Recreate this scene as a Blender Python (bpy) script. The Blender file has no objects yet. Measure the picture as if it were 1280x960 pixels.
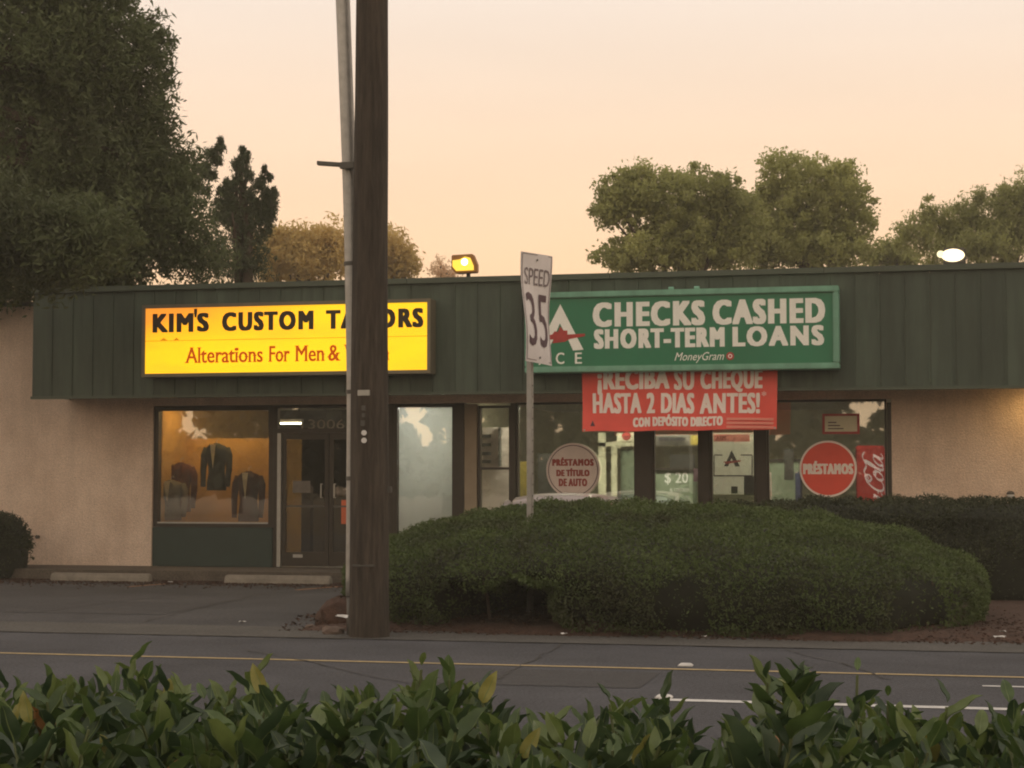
import bpy, bmesh, math, random
import numpy as np
from mathutils import Vector, Matrix, Euler
random.seed(7); rng = np.random.default_rng(7)
S = bpy.context.scene
R = math.radians
# ------------------------------------------------------------------ camera
EYE = 1.5; FPX = 2200.0; YAW = R(12.8); PITCH = math.atan(120/2200)
cam = bpy.data.cameras.new('camera'); camo = bpy.data.objects.new('camera', cam)
S.collection.objects.link(camo); S.camera = camo
camo.location = (0, 0, EYE); camo.rotation_euler = (R(90)+PITCH, 0, YAW)
cam.sensor_width = 36; cam.lens = 36*FPX/1280; cam.clip_start = .05; cam.clip_end = 3000
# ------------------------------------------------------------------ world: dusk sky, peach above the horizon
W = bpy.data.worlds.new('World'); S.world = W; W.use_nodes = True
nt = W.node_tree; nt.nodes.clear()
def N(t, **k):
    n = nt.nodes.new(t)
    for a, b in k.items(): setattr(n, a, b)
    return n
tc = N('ShaderNodeTexCoord'); sx = N('ShaderNodeSeparateXYZ'); nt.links.new(tc.outputs['Generated'], sx.inputs[0])
ramp = N('ShaderNodeValToRGB'); nt.links.new(sx.outputs['Z'], ramp.inputs[0])
def lin(c): return tuple(((v/255)/12.92 if v/255 <= .04045 else ((v/255+.055)/1.055)**2.4) for v in c)
def L4(r, g, b): return lin((r, g, b)) + (1,)
e = ramp.color_ramp.elements
e[0].position = 0.0; e[0].color = L4(255, 202, 150)
e[1].position = 1.0; e[1].color = L4(226, 214, 204)
for p, c in ((.075, (255, 209, 160)), (.125, (255, 214, 172)), (.19, (251, 220, 190)), (.27, (240, 223, 208)), (.36, (236, 226, 214)), (.6, (228, 218, 208))):
    x = e.new(p); x.color = L4(*c)
rb = N('ShaderNodeValToRGB'); nt.links.new(sx.outputs['Z'], rb.inputs[0])   # the side away from the sunset
e = rb.color_ramp.elements
e[0].position = 0.0; e[0].color = L4(255, 214, 170)
e[1].position = 1.0; e[1].color = L4(226, 214, 204)
for p, c in ((.12, (255, 224, 186)), (.3, (252, 230, 204)), (.6, (240, 224, 208))):
    x = e.new(p); x.color = L4(*c)
mr = N('ShaderNodeMapRange'); nt.links.new(sx.outputs['Y'], mr.inputs[0])
mr.inputs[1].default_value = -1; mr.inputs[2].default_value = .85; mr.interpolation_type = 'SMOOTHSTEP'
mx = N('ShaderNodeMixRGB'); nt.links.new(mr.outputs[0], mx.inputs[0]); nt.links.new(rb.outputs[0], mx.inputs[1]); nt.links.new(ramp.outputs[0], mx.inputs[2])
cn = N('ShaderNodeTexNoise'); cm = N('ShaderNodeMapping'); cm.inputs['Scale'].default_value = (1.2, 1.2, 9); nt.links.new(tc.outputs['Generated'], cm.inputs[0]); nt.links.new(cm.outputs[0], cn.inputs['Vector']); cn.inputs['Scale'].default_value = 2.2; cn.inputs['Detail'].default_value = 5
cq = N('ShaderNodeMapRange'); cq.inputs[1].default_value = .3; cq.inputs[2].default_value = .7; cq.inputs[3].default_value = .965; cq.inputs[4].default_value = 1.03; nt.links.new(cn.outputs['Fac'], cq.inputs[0])
cv = N('ShaderNodeVectorMath', operation='SCALE'); nt.links.new(mx.outputs[0], cv.inputs[0]); nt.links.new(cq.outputs[0], cv.inputs['Scale'])
bg = N('ShaderNodeBackground'); nt.links.new(cv.outputs[0], bg.inputs[0]); bg.inputs[1].default_value = 1.2
wo = N('ShaderNodeOutputWorld'); nt.links.new(bg.outputs[0], wo.inputs[0])
S.view_settings.view_transform = 'Standard'; S.view_settings.look = 'None'
S.view_settings.exposure = 0; S.view_settings.gamma = 1
S.render.engine = 'CYCLES'; S.cycles.filter_width = 2.0
S.cycles.max_bounces = 8; S.cycles.transparent_max_bounces = 24

# ------------------------------------------------------------------ pixel -> world
CM = Matrix.Translation(camo.location) @ camo.rotation_euler.to_matrix().to_4x4()
CR = camo.rotation_euler.to_matrix()
O = Vector((0, 0, EYE))
def ray(px, py): return CR @ Vector(((px-640)/FPX, (480-py)/FPX, -1))
def P(px, py, Y): d = ray(px, py); return O + d*(Y/d.y)
def G(px, py, z=0.0): d = ray(px, py); return O + d*((z-EYE)/d.z)
def D(px, py, dist): d = ray(px, py); return O + d*dist
def X(px, Y, py=600): return P(px, py, Y).x
def Z(px, py, Y): return P(px, py, Y).z
def box_at(l, t, r, b, Y):
    c = (l+r)/2
    return X(l, Y, (t+b)/2), X(r, Y, (t+b)/2), Z(c, b, Y), Z(c, t, Y)

# ------------------------------------------------------------------ materials
MATS = {}
def mat(name, col, rough=.7, metal=0, var=.12, nscale=6, bump=0, bscale=60, spec=.5, emit=None, es=0, trans=0, coat=0, col2=None, stretch=None, speck=0):
    m = bpy.data.materials.new(name); m.use_nodes = True; t = m.node_tree; b = t.nodes['Principled BSDF']
    b.inputs['Roughness'].default_value = rough; b.inputs['Metallic'].default_value = metal
    b.inputs['Specular IOR Level'].default_value = spec
    if coat: b.inputs['Coat Weight'].default_value = coat
    geo = t.nodes.new('ShaderNodeNewGeometry'); mp = t.nodes.new('ShaderNodeMapping'); t.links.new(geo.outputs['Position'], mp.inputs[0])
    if stretch: mp.inputs['Scale'].default_value = stretch
    n1 = t.nodes.new('ShaderNodeTexNoise'); n1.inputs['Scale'].default_value = nscale; n1.inputs['Detail'].default_value = 6
    n1.inputs['Roughness'].default_value = .65
    t.links.new(mp.outputs[0], n1.inputs['Vector'])
    cr = t.nodes.new('ShaderNodeValToRGB'); t.links.new(n1.outputs['Fac'], cr.inputs[0])
    a = cr.color_ramp.elements; a[0].position = .3; a[1].position = .7
    c2 = col2 if col2 else tuple(min(1, v*(1+var)) for v in col)
    a[0].color = tuple(v*(1-var) for v in col)+(1,); a[1].color = tuple(c2)+(1,)
    t.links.new(cr.outputs[0], b.inputs['Base Color'])
    if speck:
        n3 = t.nodes.new('ShaderNodeTexNoise'); n3.inputs['Scale'].default_value = 38; n3.inputs['Detail'].default_value = 3; t.links.new(mp.outputs[0], n3.inputs['Vector'])
        r3 = t.nodes.new('ShaderNodeMapRange'); r3.inputs[1].default_value = .3; r3.inputs[2].default_value = .72; r3.inputs[3].default_value = 1-speck; r3.inputs[4].default_value = 1+speck
        t.links.new(n3.outputs['Fac'], r3.inputs[0]); vm_ = t.nodes.new('ShaderNodeVectorMath'); vm_.operation = 'SCALE'
        t.links.new(cr.outputs[0], vm_.inputs[0]); t.links.new(r3.outputs[0], vm_.inputs['Scale']); t.links.new(vm_.outputs[0], b.inputs['Base Color'])
    if bump:
        n2 = t.nodes.new('ShaderNodeTexNoise'); n2.inputs['Scale'].default_value = bscale; n2.inputs['Detail'].default_value = 4
        t.links.new(mp.outputs[0], n2.inputs['Vector'])
        bp = t.nodes.new('ShaderNodeBump'); bp.inputs['Strength'].default_value = bump; bp.inputs['Distance'].default_value = .02
        t.links.new(n2.outputs['Fac'], bp.inputs['Height']); t.links.new(bp.outputs[0], b.inputs['Normal'])
    if emit: b.inputs['Emission Color'].default_value = tuple(emit)+(1,); b.inputs['Emission Strength'].default_value = es
    if trans:
        tr = t.nodes.new('ShaderNodeBsdfTranslucent'); t.links.new(cr.outputs[0], tr.inputs[0])
        ms = t.nodes.new('ShaderNodeMixShader'); ms.inputs[0].default_value = trans
        out = t.nodes['Material Output']
        t.links.new(b.outputs[0], ms.inputs[1]); t.links.new(tr.outputs[0], ms.inputs[2]); t.links.new(ms.outputs[0], out.inputs[0])
    MATS[name] = m
    return m
def glassmat(name, refl, tint=(.8, .82, .78), rough=.015):
    m = bpy.data.materials.new(name); m.use_nodes = True; t = m.node_tree; t.nodes.remove(t.nodes['Principled BSDF'])
    out = t.nodes['Material Output']
    tr = t.nodes.new('ShaderNodeBsdfTransparent'); tr.inputs[0].default_value = tint+(1,)
    gl = t.nodes.new('ShaderNodeBsdfGlossy'); gl.inputs[0].default_value = (.95, .95, .92, 1); gl.inputs[1].default_value = rough
    ms = t.nodes.new('ShaderNodeMixShader')
    n = t.nodes.new('ShaderNodeTexNoise'); n.inputs['Scale'].default_value = 1.3
    g = t.nodes.new('ShaderNodeNewGeometry'); t.links.new(g.outputs['Position'], n.inputs['Vector'])
    bp = t.nodes.new('ShaderNodeBump'); bp.inputs['Strength'].default_value = .02; bp.inputs['Distance'].default_value = .05
    t.links.new(n.outputs['Fac'], bp.inputs['Height']); t.links.new(bp.outputs[0], gl.inputs['Normal'])
    ms.inputs[0].default_value = refl
    t.links.new(tr.outputs[0], ms.inputs[1]); t.links.new(gl.outputs[0], ms.inputs[2]); t.links.new(ms.outputs[0], out.inputs[0])
    return m
def foliage(name, c1, c2, c3, nscale=1.2, trans=.3, rough=.6):
    m = mat(name, c1, rough=rough, nscale=nscale, trans=trans, spec=.25)
    cr = [n for n in m.node_tree.nodes if n.type == 'VALTORGB'][0]
    a = cr.color_ramp.elements; a[0].color = c1+(1,); a[1].color = c3+(1,); x = a.new(.5); x.color = c2+(1,)
    a[0].position = .36; a[-1].position = .66
    return m
def emis(name, col, s):
    m = bpy.data.materials.new(name); m.use_nodes = True; t = m.node_tree; t.nodes.remove(t.nodes['Principled BSDF'])
    em = t.nodes.new('ShaderNodeEmission'); em.inputs[0].default_value = tuple(col)+(1,); em.inputs[1].default_value = s
    t.links.new(em.outputs[0], t.nodes['Material Output'].inputs[0]); return m

M = dict(
    blind=mat('white window blind', (.78, .80, .78), .8, var=.08, nscale=1.2, stretch=(1, 1, .3), trans=.5),
    stucco=mat('stucco', (.74, .56, .435), .95, speck=.14, var=.12, nscale=1.3, bump=1, bscale=48, col2=(.84, .67, .54)),
    soffit=mat('soffit paint', (.30, .24, .17), .8, nscale=3),
    panel=mat('green metal panel', (.058, .080, .060), .55, var=.22, nscale=1.1, bump=.08, bscale=12, spec=.4, stretch=(1, 1, .35)),
    coping=mat('green coping', (.06, .078, .056), .5, nscale=3),
    greenpanel=mat('dark green panel', (.022, .04, .034), .5, nscale=4),
    bronze=mat('dark bronze frame', (.045, .036, .028), .45, metal=.3, nscale=8),
    alu=mat('aluminium', (.42, .41, .38), .4, metal=.6, nscale=10),
    concrete=mat('concrete', (.21, .185, .15), .95, var=.22, nscale=5, bump=.6, bscale=40),
    walk=mat('walk concrete', (.095, .077, .06), .95, speck=.3, var=.25, nscale=3, bump=.4, bscale=40),
    roof=mat('roof felt', (.12, .12, .12), .95),
    asphalt=mat('road asphalt', (.070, .070, .078), .92, speck=.35, var=.26, nscale=.8, bump=.8, bscale=90, spec=.3),
    lot=mat('lot asphalt', (.068, .066, .068), .92, speck=.4, var=.25, nscale=.7, bump=.8, bscale=90, spec=.3),
    gutter=mat('gutter strip', (.092, .087, .08), .95, speck=.3, var=.16, nscale=1.5, bump=.7, bscale=80, spec=.3),
    soil=mat('soil', (.06, .045, .03), 1, nscale=2, var=.3, bump=1, bscale=20),
    mulch=mat('bark mulch', (.062, .032, .021), 1, nscale=14, var=.45, bump=1, bscale=45),
    yline=mat('yellow paint', (.36, .27, .13), .8, var=.3, nscale=9, bump=.3),
    wline=mat('white paint', (.55, .54, .52), .8, var=.22, nscale=9, bump=.3),
    oline=mat('worn orange paint', (.30, .15, .07), .9, var=.4, nscale=9),
    wood=mat('creosoted pole wood', (.040, .029, .021), .9, var=.35, nscale=9, bump=1, bscale=40, stretch=(3, 3, .25), col2=(.085, .066, .05)),
    steel=mat('galvanised steel', (.40, .39, .37), .5, metal=.5, var=.15, nscale=12),
    dsteel=mat('dark steel', (.10, .095, .085), .6, metal=.4, nscale=10),
    white=mat('white sheet', (.68, .66, .64), .5, var=.06, nscale=3),
    signwhite=mat('sign white', (.72, .68, .68), .45, var=.07, nscale=4),
    black=mat('black print', (.02, .017, .02), .6, var=.1),
    maroon=mat('weathered dark print', (.085, .04, .055), .6, var=.2),
    sgreen=mat('sign green face', (.020, .175, .088), .35, var=.1, nscale=1.2),
    lgreen=mat('sign green frame', (.16, .36, .26), .45, var=.15, nscale=5),
    swhite=mat('sign white letters', (.86, .86, .80), .5, var=.05),
    sred=mat('sign red', (.40, .04, .035), .5, var=.2),
    banner=mat('banner coral red', (.80, .10, .075), .55, var=.08, nscale=3),
    bannerw=mat('banner white print', (.92, .80, .74), .55, var=.04),
    bannerp=mat('banner pale red print', (.80, .26, .20), .55, var=.04),
    red=mat('red disc', (.78, .085, .05), .45, var=.06),
    coke=mat('vending red with glow', (.5, .03, .025), .35, var=.06, emit=(1, .09, .07), es=.16), cokew=mat('vending letters with glow', (.75, .65, .6), .4, emit=(1, .8, .75), es=.30),  # emission added to brighten the machine's red cabinet and its script
    discw=mat('disc pink white', (.66, .55, .50), .6, var=.06),
    whitepane=mat('white window backing', (.66, .70, .68), .7, var=.1, nscale=1.2, stretch=(1, 1, .3)),
    inwall=mat('interior wall', (.42, .38, .27), .9, var=.1),
    inwallw=mat('interior warm wall', (.52, .30, .085), .9, var=.12, nscale=2),
    incream=mat('cream panel', (.75, .70, .52), .8, var=.05), creamglow=mat('cream with added glow', (.7, .66, .5), .5, var=.05, emit=(1, .93, .66), es=.17),  # second cream has emission added so the panel looks brighter
    ingreen=mat('interior green grey', (.20, .24, .17), .8, var=.15, nscale=4),
    infloor=mat('interior floor', (.16, .14, .11), .5, var=.2),
    indark=mat('interior dark', (.03, .026, .022), .8),
    ceil=mat('ceiling tiles', (.5, .48, .42), .9),
    suit1=mat('charcoal jacket', (.028, .03, .024), .9, bump=.4, bscale=120), suit2=mat('maroon jacket', (.07, .022, .022), .9, bump=.4, bscale=120),
    suit3=mat('rust jacket', (.11, .03, .018), .9), blouse=mat('grey blouse', (.16, .14, .12), .9, var=.3), shirt=mat('pale shirt', (.7, .6, .42), .9),
    carpaint=mat('grey car paint', (.30, .26, .25), .3, coat=.6, var=.05, spec=.5), carglass=mat('car glass', (.05, .08, .17), .05, spec=1.0),
    rubber=mat('rubber', (.02, .02, .02), .9), tail=mat('tail lamp', (.25, .01, .01), .25), yellowobj=mat('yellow board', (.34, .25, .04), .8),
    litter=mat('litter', (.55, .54, .52), .8), rock=mat('rock', (.14, .10, .08), .95, bump=1, bscale=20, var=.3), leafdry=mat('dry leaf', (.3, .2, .09), .9, var=.3),
    orange=mat('orange sticker', (.60, .13, .05), .6), blue=mat('dark blue', (.03, .035, .09), .7),
    glass=glassmat('shop glass', .27, (.96, .97, .95)), glassd=glassmat('door glass', .13, (.42, .40, .36)),
    trunk=mat('bark', (.07, .05, .035), .95, bump=1, bscale=14, var=.3, nscale=5),
)

def weather(m, streak, obj_var=0):
    t = m.node_tree; b = t.nodes['Principled BSDF']; src = b.inputs['Base Color'].links[0].from_socket
    g = t.nodes.new('ShaderNodeNewGeometry'); mp_ = t.nodes.new('ShaderNodeMapping'); mp_.inputs['Scale'].default_value = (3.2, 3.2, .35); t.links.new(g.outputs['Position'], mp_.inputs[0])
    n_ = t.nodes.new('ShaderNodeTexNoise'); n_.inputs['Scale'].default_value = 1.6; n_.inputs['Detail'].default_value = 5; n_.inputs['Roughness'].default_value = .7; t.links.new(mp_.outputs[0], n_.inputs['Vector'])
    q = t.nodes.new('ShaderNodeMapRange'); q.inputs[1].default_value = .35; q.inputs[2].default_value = .62; q.inputs[3].default_value = 1-streak; q.inputs[4].default_value = 1+streak*.4; t.links.new(n_.outputs['Fac'], q.inputs[0])
    fac = q.outputs[0]
    if obj_var:
        oi = t.nodes.new('ShaderNodeObjectInfo'); q2_ = t.nodes.new('ShaderNodeMapRange'); q2_.inputs[3].default_value = 1-obj_var; q2_.inputs[4].default_value = 1+obj_var; t.links.new(oi.outputs['Random'], q2_.inputs[0])
        mm = t.nodes.new('ShaderNodeMath'); mm.operation = 'MULTIPLY'; t.links.new(fac, mm.inputs[0]); t.links.new(q2_.outputs[0], mm.inputs[1]); fac = mm.outputs[0]
    v_ = t.nodes.new('ShaderNodeVectorMath'); v_.operation = 'SCALE'; t.links.new(src, v_.inputs[0]); t.links.new(fac, v_.inputs['Scale']); t.links.new(v_.outputs[0], b.inputs['Base Color'])
weather(M['panel'], .28, .10); weather(M['stucco'], .07); weather(M['lgreen'], .15); weather(M['wood'], .35); weather(M['steel'], .15)
# ------------------------------------------------------------------ geometry helpers
class MB:
    def __init__(s): s.v = []; s.f = []; s.m = []
    def add(s, v, f, mi=0):
        o = len(s.v); s.v += [tuple(p) for p in v]; s.f += [tuple(i+o for i in q) for q in f]; s.m += [mi]*len(f); return s
    def box(s, x0, x1, y0, y1, z0, z1, mi=0):
        return s.add([(x0,y0,z0),(x1,y0,z0),(x1,y1,z0),(x0,y1,z0),(x0,y0,z1),(x1,y0,z1),(x1,y1,z1),(x0,y1,z1)],
                     [(0,3,2,1),(4,5,6,7),(0,1,5,4),(1,2,6,5),(2,3,7,6),(3,0,4,7)], mi)
    def obox(s, c, ax, ay, az, hx, hy, hz, mi=0):
        v = [c + ax*(hx*i) + ay*(hy*j) + az*(hz*k) for k in (-1, 1) for j, i in ((-1,-1),(-1,1),(1,1),(1,-1))]
        return s.add(v, [(0,3,2,1),(4,5,6,7),(0,1,5,4),(1,2,6,5),(2,3,7,6),(3,0,4,7)], mi)
    def tube(s, pts, rad, n=12, mi=0, cap=True):
        pts = [Vector(p) for p in pts]; k = len(pts)
        if not hasattr(rad, '__len__'): rad = [rad]*k
        v = []; f = []
        for i, p in enumerate(pts):
            t = (pts[min(i+1, k-1)]-pts[max(i-1, 0)]).normalized()
            a = Vector((1, 0, 0)) if abs(t.x) < .8 else Vector((0, 1, 0))
            u = t.cross(a).normalized(); w = t.cross(u).normalized()
            for j in range(n):
                an = 2*math.pi*j/n; v.append(p + (u*math.cos(an)+w*math.sin(an))*rad[i])
        for i in range(k-1):
            for j in range(n):
                f.append((i*n+j, i*n+(j+1) % n, (i+1)*n+(j+1) % n, (i+1)*n+j))
        if cap: f.append(tuple(range(n-1, -1, -1))); f.append(tuple(range((k-1)*n, k*n)))
        return s.add(v, f, mi)
    def rings(s, rings, mi=0, cap=True, close=True):
        n = len(rings[0]); v = [p for r in rings for p in r]; f = []
        for i in range(len(rings)-1):
            for j in range(n if close else n-1):
                f.append((i*n+j, i*n+(j+1) % n, (i+1)*n+(j+1) % n, (i+1)*n+j))
        if cap: f.append(tuple(range(n-1, -1, -1))); f.append(tuple(range((len(rings)-1)*n, len(rings)*n)))
        return s.add(v, f, mi)
    def disc(s, c, r, n=40, y0=0, th=.01, mi=0, r2=None):      # disc facing -y, front at y0
        a = [(c[0]+r*math.cos(2*math.pi*i/n), c[1]+r*math.sin(2*math.pi*i/n)) for i in range(n)]
        if r2 is None:
            return s.rings([[(x, y0, z) for x, z in a], [(x, y0+th, z) for x, z in a]], mi)
        b = [(c[0]+r2*math.cos(2*math.pi*i/n), c[1]+r2*math.sin(2*math.pi*i/n)) for i in range(n)]
        rr = [[(x, y0, z) for x, z in a], [(x, y0+th, z) for x, z in a], [(x, y0+th, z) for x, z in b], [(x, y0, z) for x, z in b], [(x, y0, z) for x, z in a]]
        return s.rings(rr, mi, cap=False)
    def prism(s, poly, y0, y1, mi=0):   # poly in (x,z)
        n = len(poly); v = [(x, y0, z) for x, z in poly]+[(x, y1, z) for x, z in poly]
        f = [tuple(range(n)), tuple(range(2*n-1, n-1, -1))]+[(i, n+i, n+(i+1) % n, (i+1) % n) for i in range(n)]
        return s.add(v, f, mi)
    def build(s, name, mats, parent=None, bevel=0, smooth=False):
        me = bpy.data.meshes.new(name); me.from_pydata(s.v, [], s.f)
        mats = mats if isinstance(mats, (list, tuple)) else [mats]
        for m in mats: me.materials.append(m)
        if len(mats) > 1: me.polygons.foreach_set('material_index', s.m)
        bm = bmesh.new(); bm.from_mesh(me)
        bmesh.ops.recalc_face_normals(bm, faces=bm.faces)
        if bevel: bmesh.ops.bevel(bm, geom=[e for e in bm.edges if len(e.link_faces) == 2 and e.calc_face_angle(0) > .6], offset=bevel, segments=2, affect='EDGES', clamp_overlap=True)
        bm.to_mesh(me); bm.free()
        if smooth: me.polygons.foreach_set('use_smooth', [True]*len(me.polygons))
        return link(bpy.data.objects.new(name, me), parent)
def link(o, parent=None):
    S.collection.objects.link(o)
    if parent is not None:
        o.parent = parent
        o.matrix_parent_inverse = CHAIN(parent).inverted()
    return o
def CHAIN(o):
    m = Matrix.Translation(o.location) @ o.rotation_euler.to_matrix().to_4x4() if o.type == 'EMPTY' else Matrix.Translation(o.location) @ o.rotation_euler.to_matrix().to_4x4()
    if o.parent: m = CHAIN(o.parent) @ o.matrix_parent_inverse @ m
    return m
def B(x0, x1, y0, y1, z0, z1): return MB().box(x0, x1, y0, y1, z0, z1)
def tag(o, label=None, cat=None, group=None, kind=None):
    if label: o['label'] = label
    if cat: o['category'] = cat
    if group: o['group'] = group
    if kind: o['kind'] = kind
    return o
def thing(name, label, cat, loc, group=None):
    o = bpy.data.objects.new(name, None); o.location = loc; o.empty_display_size = .2
    S.collection.objects.link(o); return tag(o, label, cat, group)
def np_mesh(name, verts, nper, m, parent=None, cols=None):
    """many separate nper-gons"""
    nf = len(verts)//nper
    me = bpy.data.meshes.new(name); me.vertices.add(len(verts)); me.loops.add(len(verts)); me.polygons.add(nf)
    me.vertices.foreach_set('co', verts.astype(np.float32).ravel())
    me.loops.foreach_set('vertex_index', np.arange(len(verts), dtype=np.int32))
    me.polygons.foreach_set('loop_start', np.arange(0, len(verts), nper, dtype=np.int32))
    me.update(calc_edges=True); me.materials.append(m)
    return link(bpy.data.objects.new(name, me), parent)

_tc = {}
def text_geo(s, off, shear=0):
    k = (s, off, shear)
    if k not in _tc:
        c = bpy.data.curves.new('t', 'FONT'); c.body = s; c.size = 1; c.offset = off; c.resolution_u = 3; c.shear = shear; c.fill_mode = 'FRONT'
        o = bpy.data.objects.new('t', c); S.collection.objects.link(o)
        dg = bpy.context.evaluated_depsgraph_get(); dg.update()
        me = bpy.data.meshes.new_from_object(o.evaluated_get(dg))
        v = np.array([x.co[:2] for x in me.vertices]); f = [tuple(p.vertices) for p in me.polygons]
        bpy.data.objects.remove(o); bpy.data.curves.remove(c); bpy.data.meshes.remove(me)
        _tc[k] = (v, f)
    return _tc[k]
def letters(s, box, Y, m, parent, off=.02, shear=0, th=0.004, name='lettering', split=False, serif=0):
    """lettering fitted to (x0,x1,z0,z1) facing -y; or frame=(origin,right,up,normal) with box in that frame"""
    x0, x1, z0, z1 = box
    if split:
        for q_, f_ in glyphs(*text_geo(s, 0, shear)): emit_text([(q_, f_)], box, Y, m, parent, off, th, 'letter')
        return
    q, f = text_norm(s, shear)
    if off > .012 and not serif: return emit_text(glyphs(*text_geo(s, 0, shear)), box, Y, m, parent, off, th, name)
    if serif: q, f = add_serifs(q, f, serif, abs((box[1]-box[0])/(box[3]-box[2])))
    return emit_text([(q, f)], box, Y, m, parent, off, th, name)
def text_norm(s, shear=0):
    v, f = text_geo(s, 0, shear); mn = v.min(0); mx_ = v.max(0); return (v-mn)/(mx_-mn), f
def add_serifs(q, f, k, asp):
    """short feet on every narrow flat stem end"""
    q = [tuple(a) for a in q]; f = list(f); ed = set()
    for p in list(f):
        for a, b in zip(p, p[1:]+p[:1]):
            (xa_, ya_), (xb_, yb_) = q[a], q[b]
            if abs(ya_-yb_) < .004 and .02 < abs(xa_-xb_)*asp < .16: ed.add((round(min(xa_, xb_), 3), round(max(xa_, xb_), 3), round(ya_, 3)))
    for x0, x1, y in ed:
        e_ = 1.6*k/asp; up = 1 if y < .5 else -1; o_ = len(q)
        q += [(x0-e_, y), (x1+e_, y), (x1+e_, y+up*k), (x0-e_, y+up*k)]; f.append((o_, o_+1, o_+2, o_+3))
    return np.array(q), f
def bold(q, f, off, asp, sp=None, shrink=None):
    """thicken print: copies of the flat glyphs nudged sideways and up, each a hair behind the last"""
    if off <= .012: return [(q, 0)], f
    ex = off/asp; ez = off*.6; q = np.array(q, float)
    if shrink is None: shrink = 1-min(.22, off*2.2)
    mid = (q.min(0)[0]+q.max(0)[0])/2; q = q.copy(); q[:, 0] = mid+(q[:, 0]-mid)*shrink; q[:, 1] = ez+q[:, 1]*(1-2*ez)
    return [(q+np.array([dx*ex, dz*ez]), k) for k, (dx, dz) in enumerate([(u_, w_) for u_ in (-1, -.5, 0, .5, 1) for w_ in (-.8, 0, .8)])], f
def glyphs(v, f):
    """split a line of text into its letters"""
    mn = v.min(0); mx_ = v.max(0); q = (v-mn)/(mx_-mn); par = list(range(len(v)))
    def find(a):
        while par[a] != a: par[a] = par[par[a]]; a = par[a]
        return a
    for p in f:
        for a in p[1:]: par[find(a)] = find(p[0])
    gr = {}
    for p in f: gr.setdefault(find(p[0]), []).append(p)
    items = sorted(([min(q[i][0] for p in ps for i in p), max(q[i][0] for p in ps for i in p), ps] for ps in gr.values()), key=lambda a: a[0])
    mg = []
    for it in items:
        if mg and it[0] < mg[-1][1]-.3*(it[1]-it[0]): mg[-1][1] = max(mg[-1][1], it[1]); mg[-1][2] += it[2]
        else: mg.append(it)
    out = []
    for _, _, ps in mg:
        ids = sorted({i for p in ps for i in p}); mp_ = {a: b for b, a in enumerate(ids)}
        out.append((q[ids], [tuple(mp_[i] for i in p) for p in ps]))
    return out
def emit_text(parts, box, Y, m, parent, off, th, name):
    x0, x1, z0, z1 = box; asp = abs((x1-x0)/(z1-z0)); vv = []; ff = []
    for q, f in parts:
        cs, f = bold(q, f, off, asp)
        for c_, k in cs:
            o_ = len(vv); vv += [(x0+a*(x1-x0), Y+k*.00015, z0+b*(z1-z0)) for a, b in c_]; ff += [tuple(i+o_ for i in p) for p in f]
    me = bpy.data.meshes.new(name); me.from_pydata(vv, [], ff); me.materials.append(m)
    return link(bpy.data.objects.new(name, me), parent)
def catmull(p, n=8):
    p = [Vector(a) for a in p]; q = [p[0]*2-p[1]]+p+[p[-1]*2-p[-2]]; out = []
    for i in range(1, len(q)-2):
        for k in range(n):
            t = k/n; a, b, c, d = q[i-1], q[i], q[i+1], q[i+2]
            out.append(.5*((2*b)+(c-a)*t+(2*a-5*b+4*c-d)*t*t+(3*b-a-3*c+d)*t**3))
    return out+[p[-1]]

# ------------------------------------------------------------------ key planes
YF = 25.84; FY = YF-1.2; WALK = .15
YR0 = G(640, 803).y      # road edge
YG0 = G(200, 781).y      # rear of the gutter strip
# ------------------------------------------------------------------ ground, road
def sheet(name, x0, x1, y0, y1, z, m, n=1): 
    o = MB().add([(x0, y0, z), (x1, y0, z), (x1, y1, z), (x0, y1, z)], [(0, 1, 2, 3)]).build(name, m); return tag(o, kind='structure')
sheet('ground', -1500, 1500, -1500, 1500, -.012, M['soil'])
sheet('road', -300, 300, 5.6, YR0, 0, M['asphalt'])
sheet('gutter', -300, 300, YR0-.02, YG0, .006, M['gutter'])
sheet('parking_lot', -60, 60, YG0, 60, .002, M['lot'])
w = B(-20, 20, YF-1.25, YF+.02, -.05, WALK).build('sidewalk', M['walk'], bevel=.015); tag(w, kind='structure')
ob = B(-20, 20, YF-1.37, YF-1.253, -.05, WALK+.004).build('kerb', M['walk'], bevel=.02); tag(ob, kind='structure')
def line(x0, x1, y, wd, m, name, label, group=None, worn=0):
    mb = MB(); n = max(1, int((x1-x0)/1.0)); z = .005
    for i in range(n):
        a = x0+(x1-x0)*i/n; b = x0+(x1-x0)*(i+1)/n
        mb.add([(a, y-wd/2, z), (b, y-wd/2, z), (b, y+wd/2, z), (a, y+wd/2, z)], [(0, 1, 2, 3)])
    o = mb.build(name, m); return tag(o, kind='structure')
YY = G(640, 832).y; YW = G(1000, 880).y
line(-60, 60, YY, .085, M['yline'], 'fog_line', '')
line(G(822, 876).x, 60, YW, .12, M['wline'], 'lane_line', '')
line(G(1228, 858).x, G(1228, 858).x+3, G(1228, 858).y, .07, M['wline'], 'dash_line', '')
# worn stall lines of the parking lot
mb = MB()
for (a, b, c, d) in ((160, 734, 225, 729), (370, 738, 445, 732)):
    p = G(a, b); q = G(c, d); t = (q-p).normalized(); nn = Vector((-t.y, t.x, 0))*.045
    zz = Vector((0, 0, .007))
    mb.add([p-nn+zz, q-nn+zz, q+nn+zz, p+nn+zz], [(0, 1, 2, 3)])
tag(mb.build('stall_line', M['oline']), kind='structure')
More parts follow.
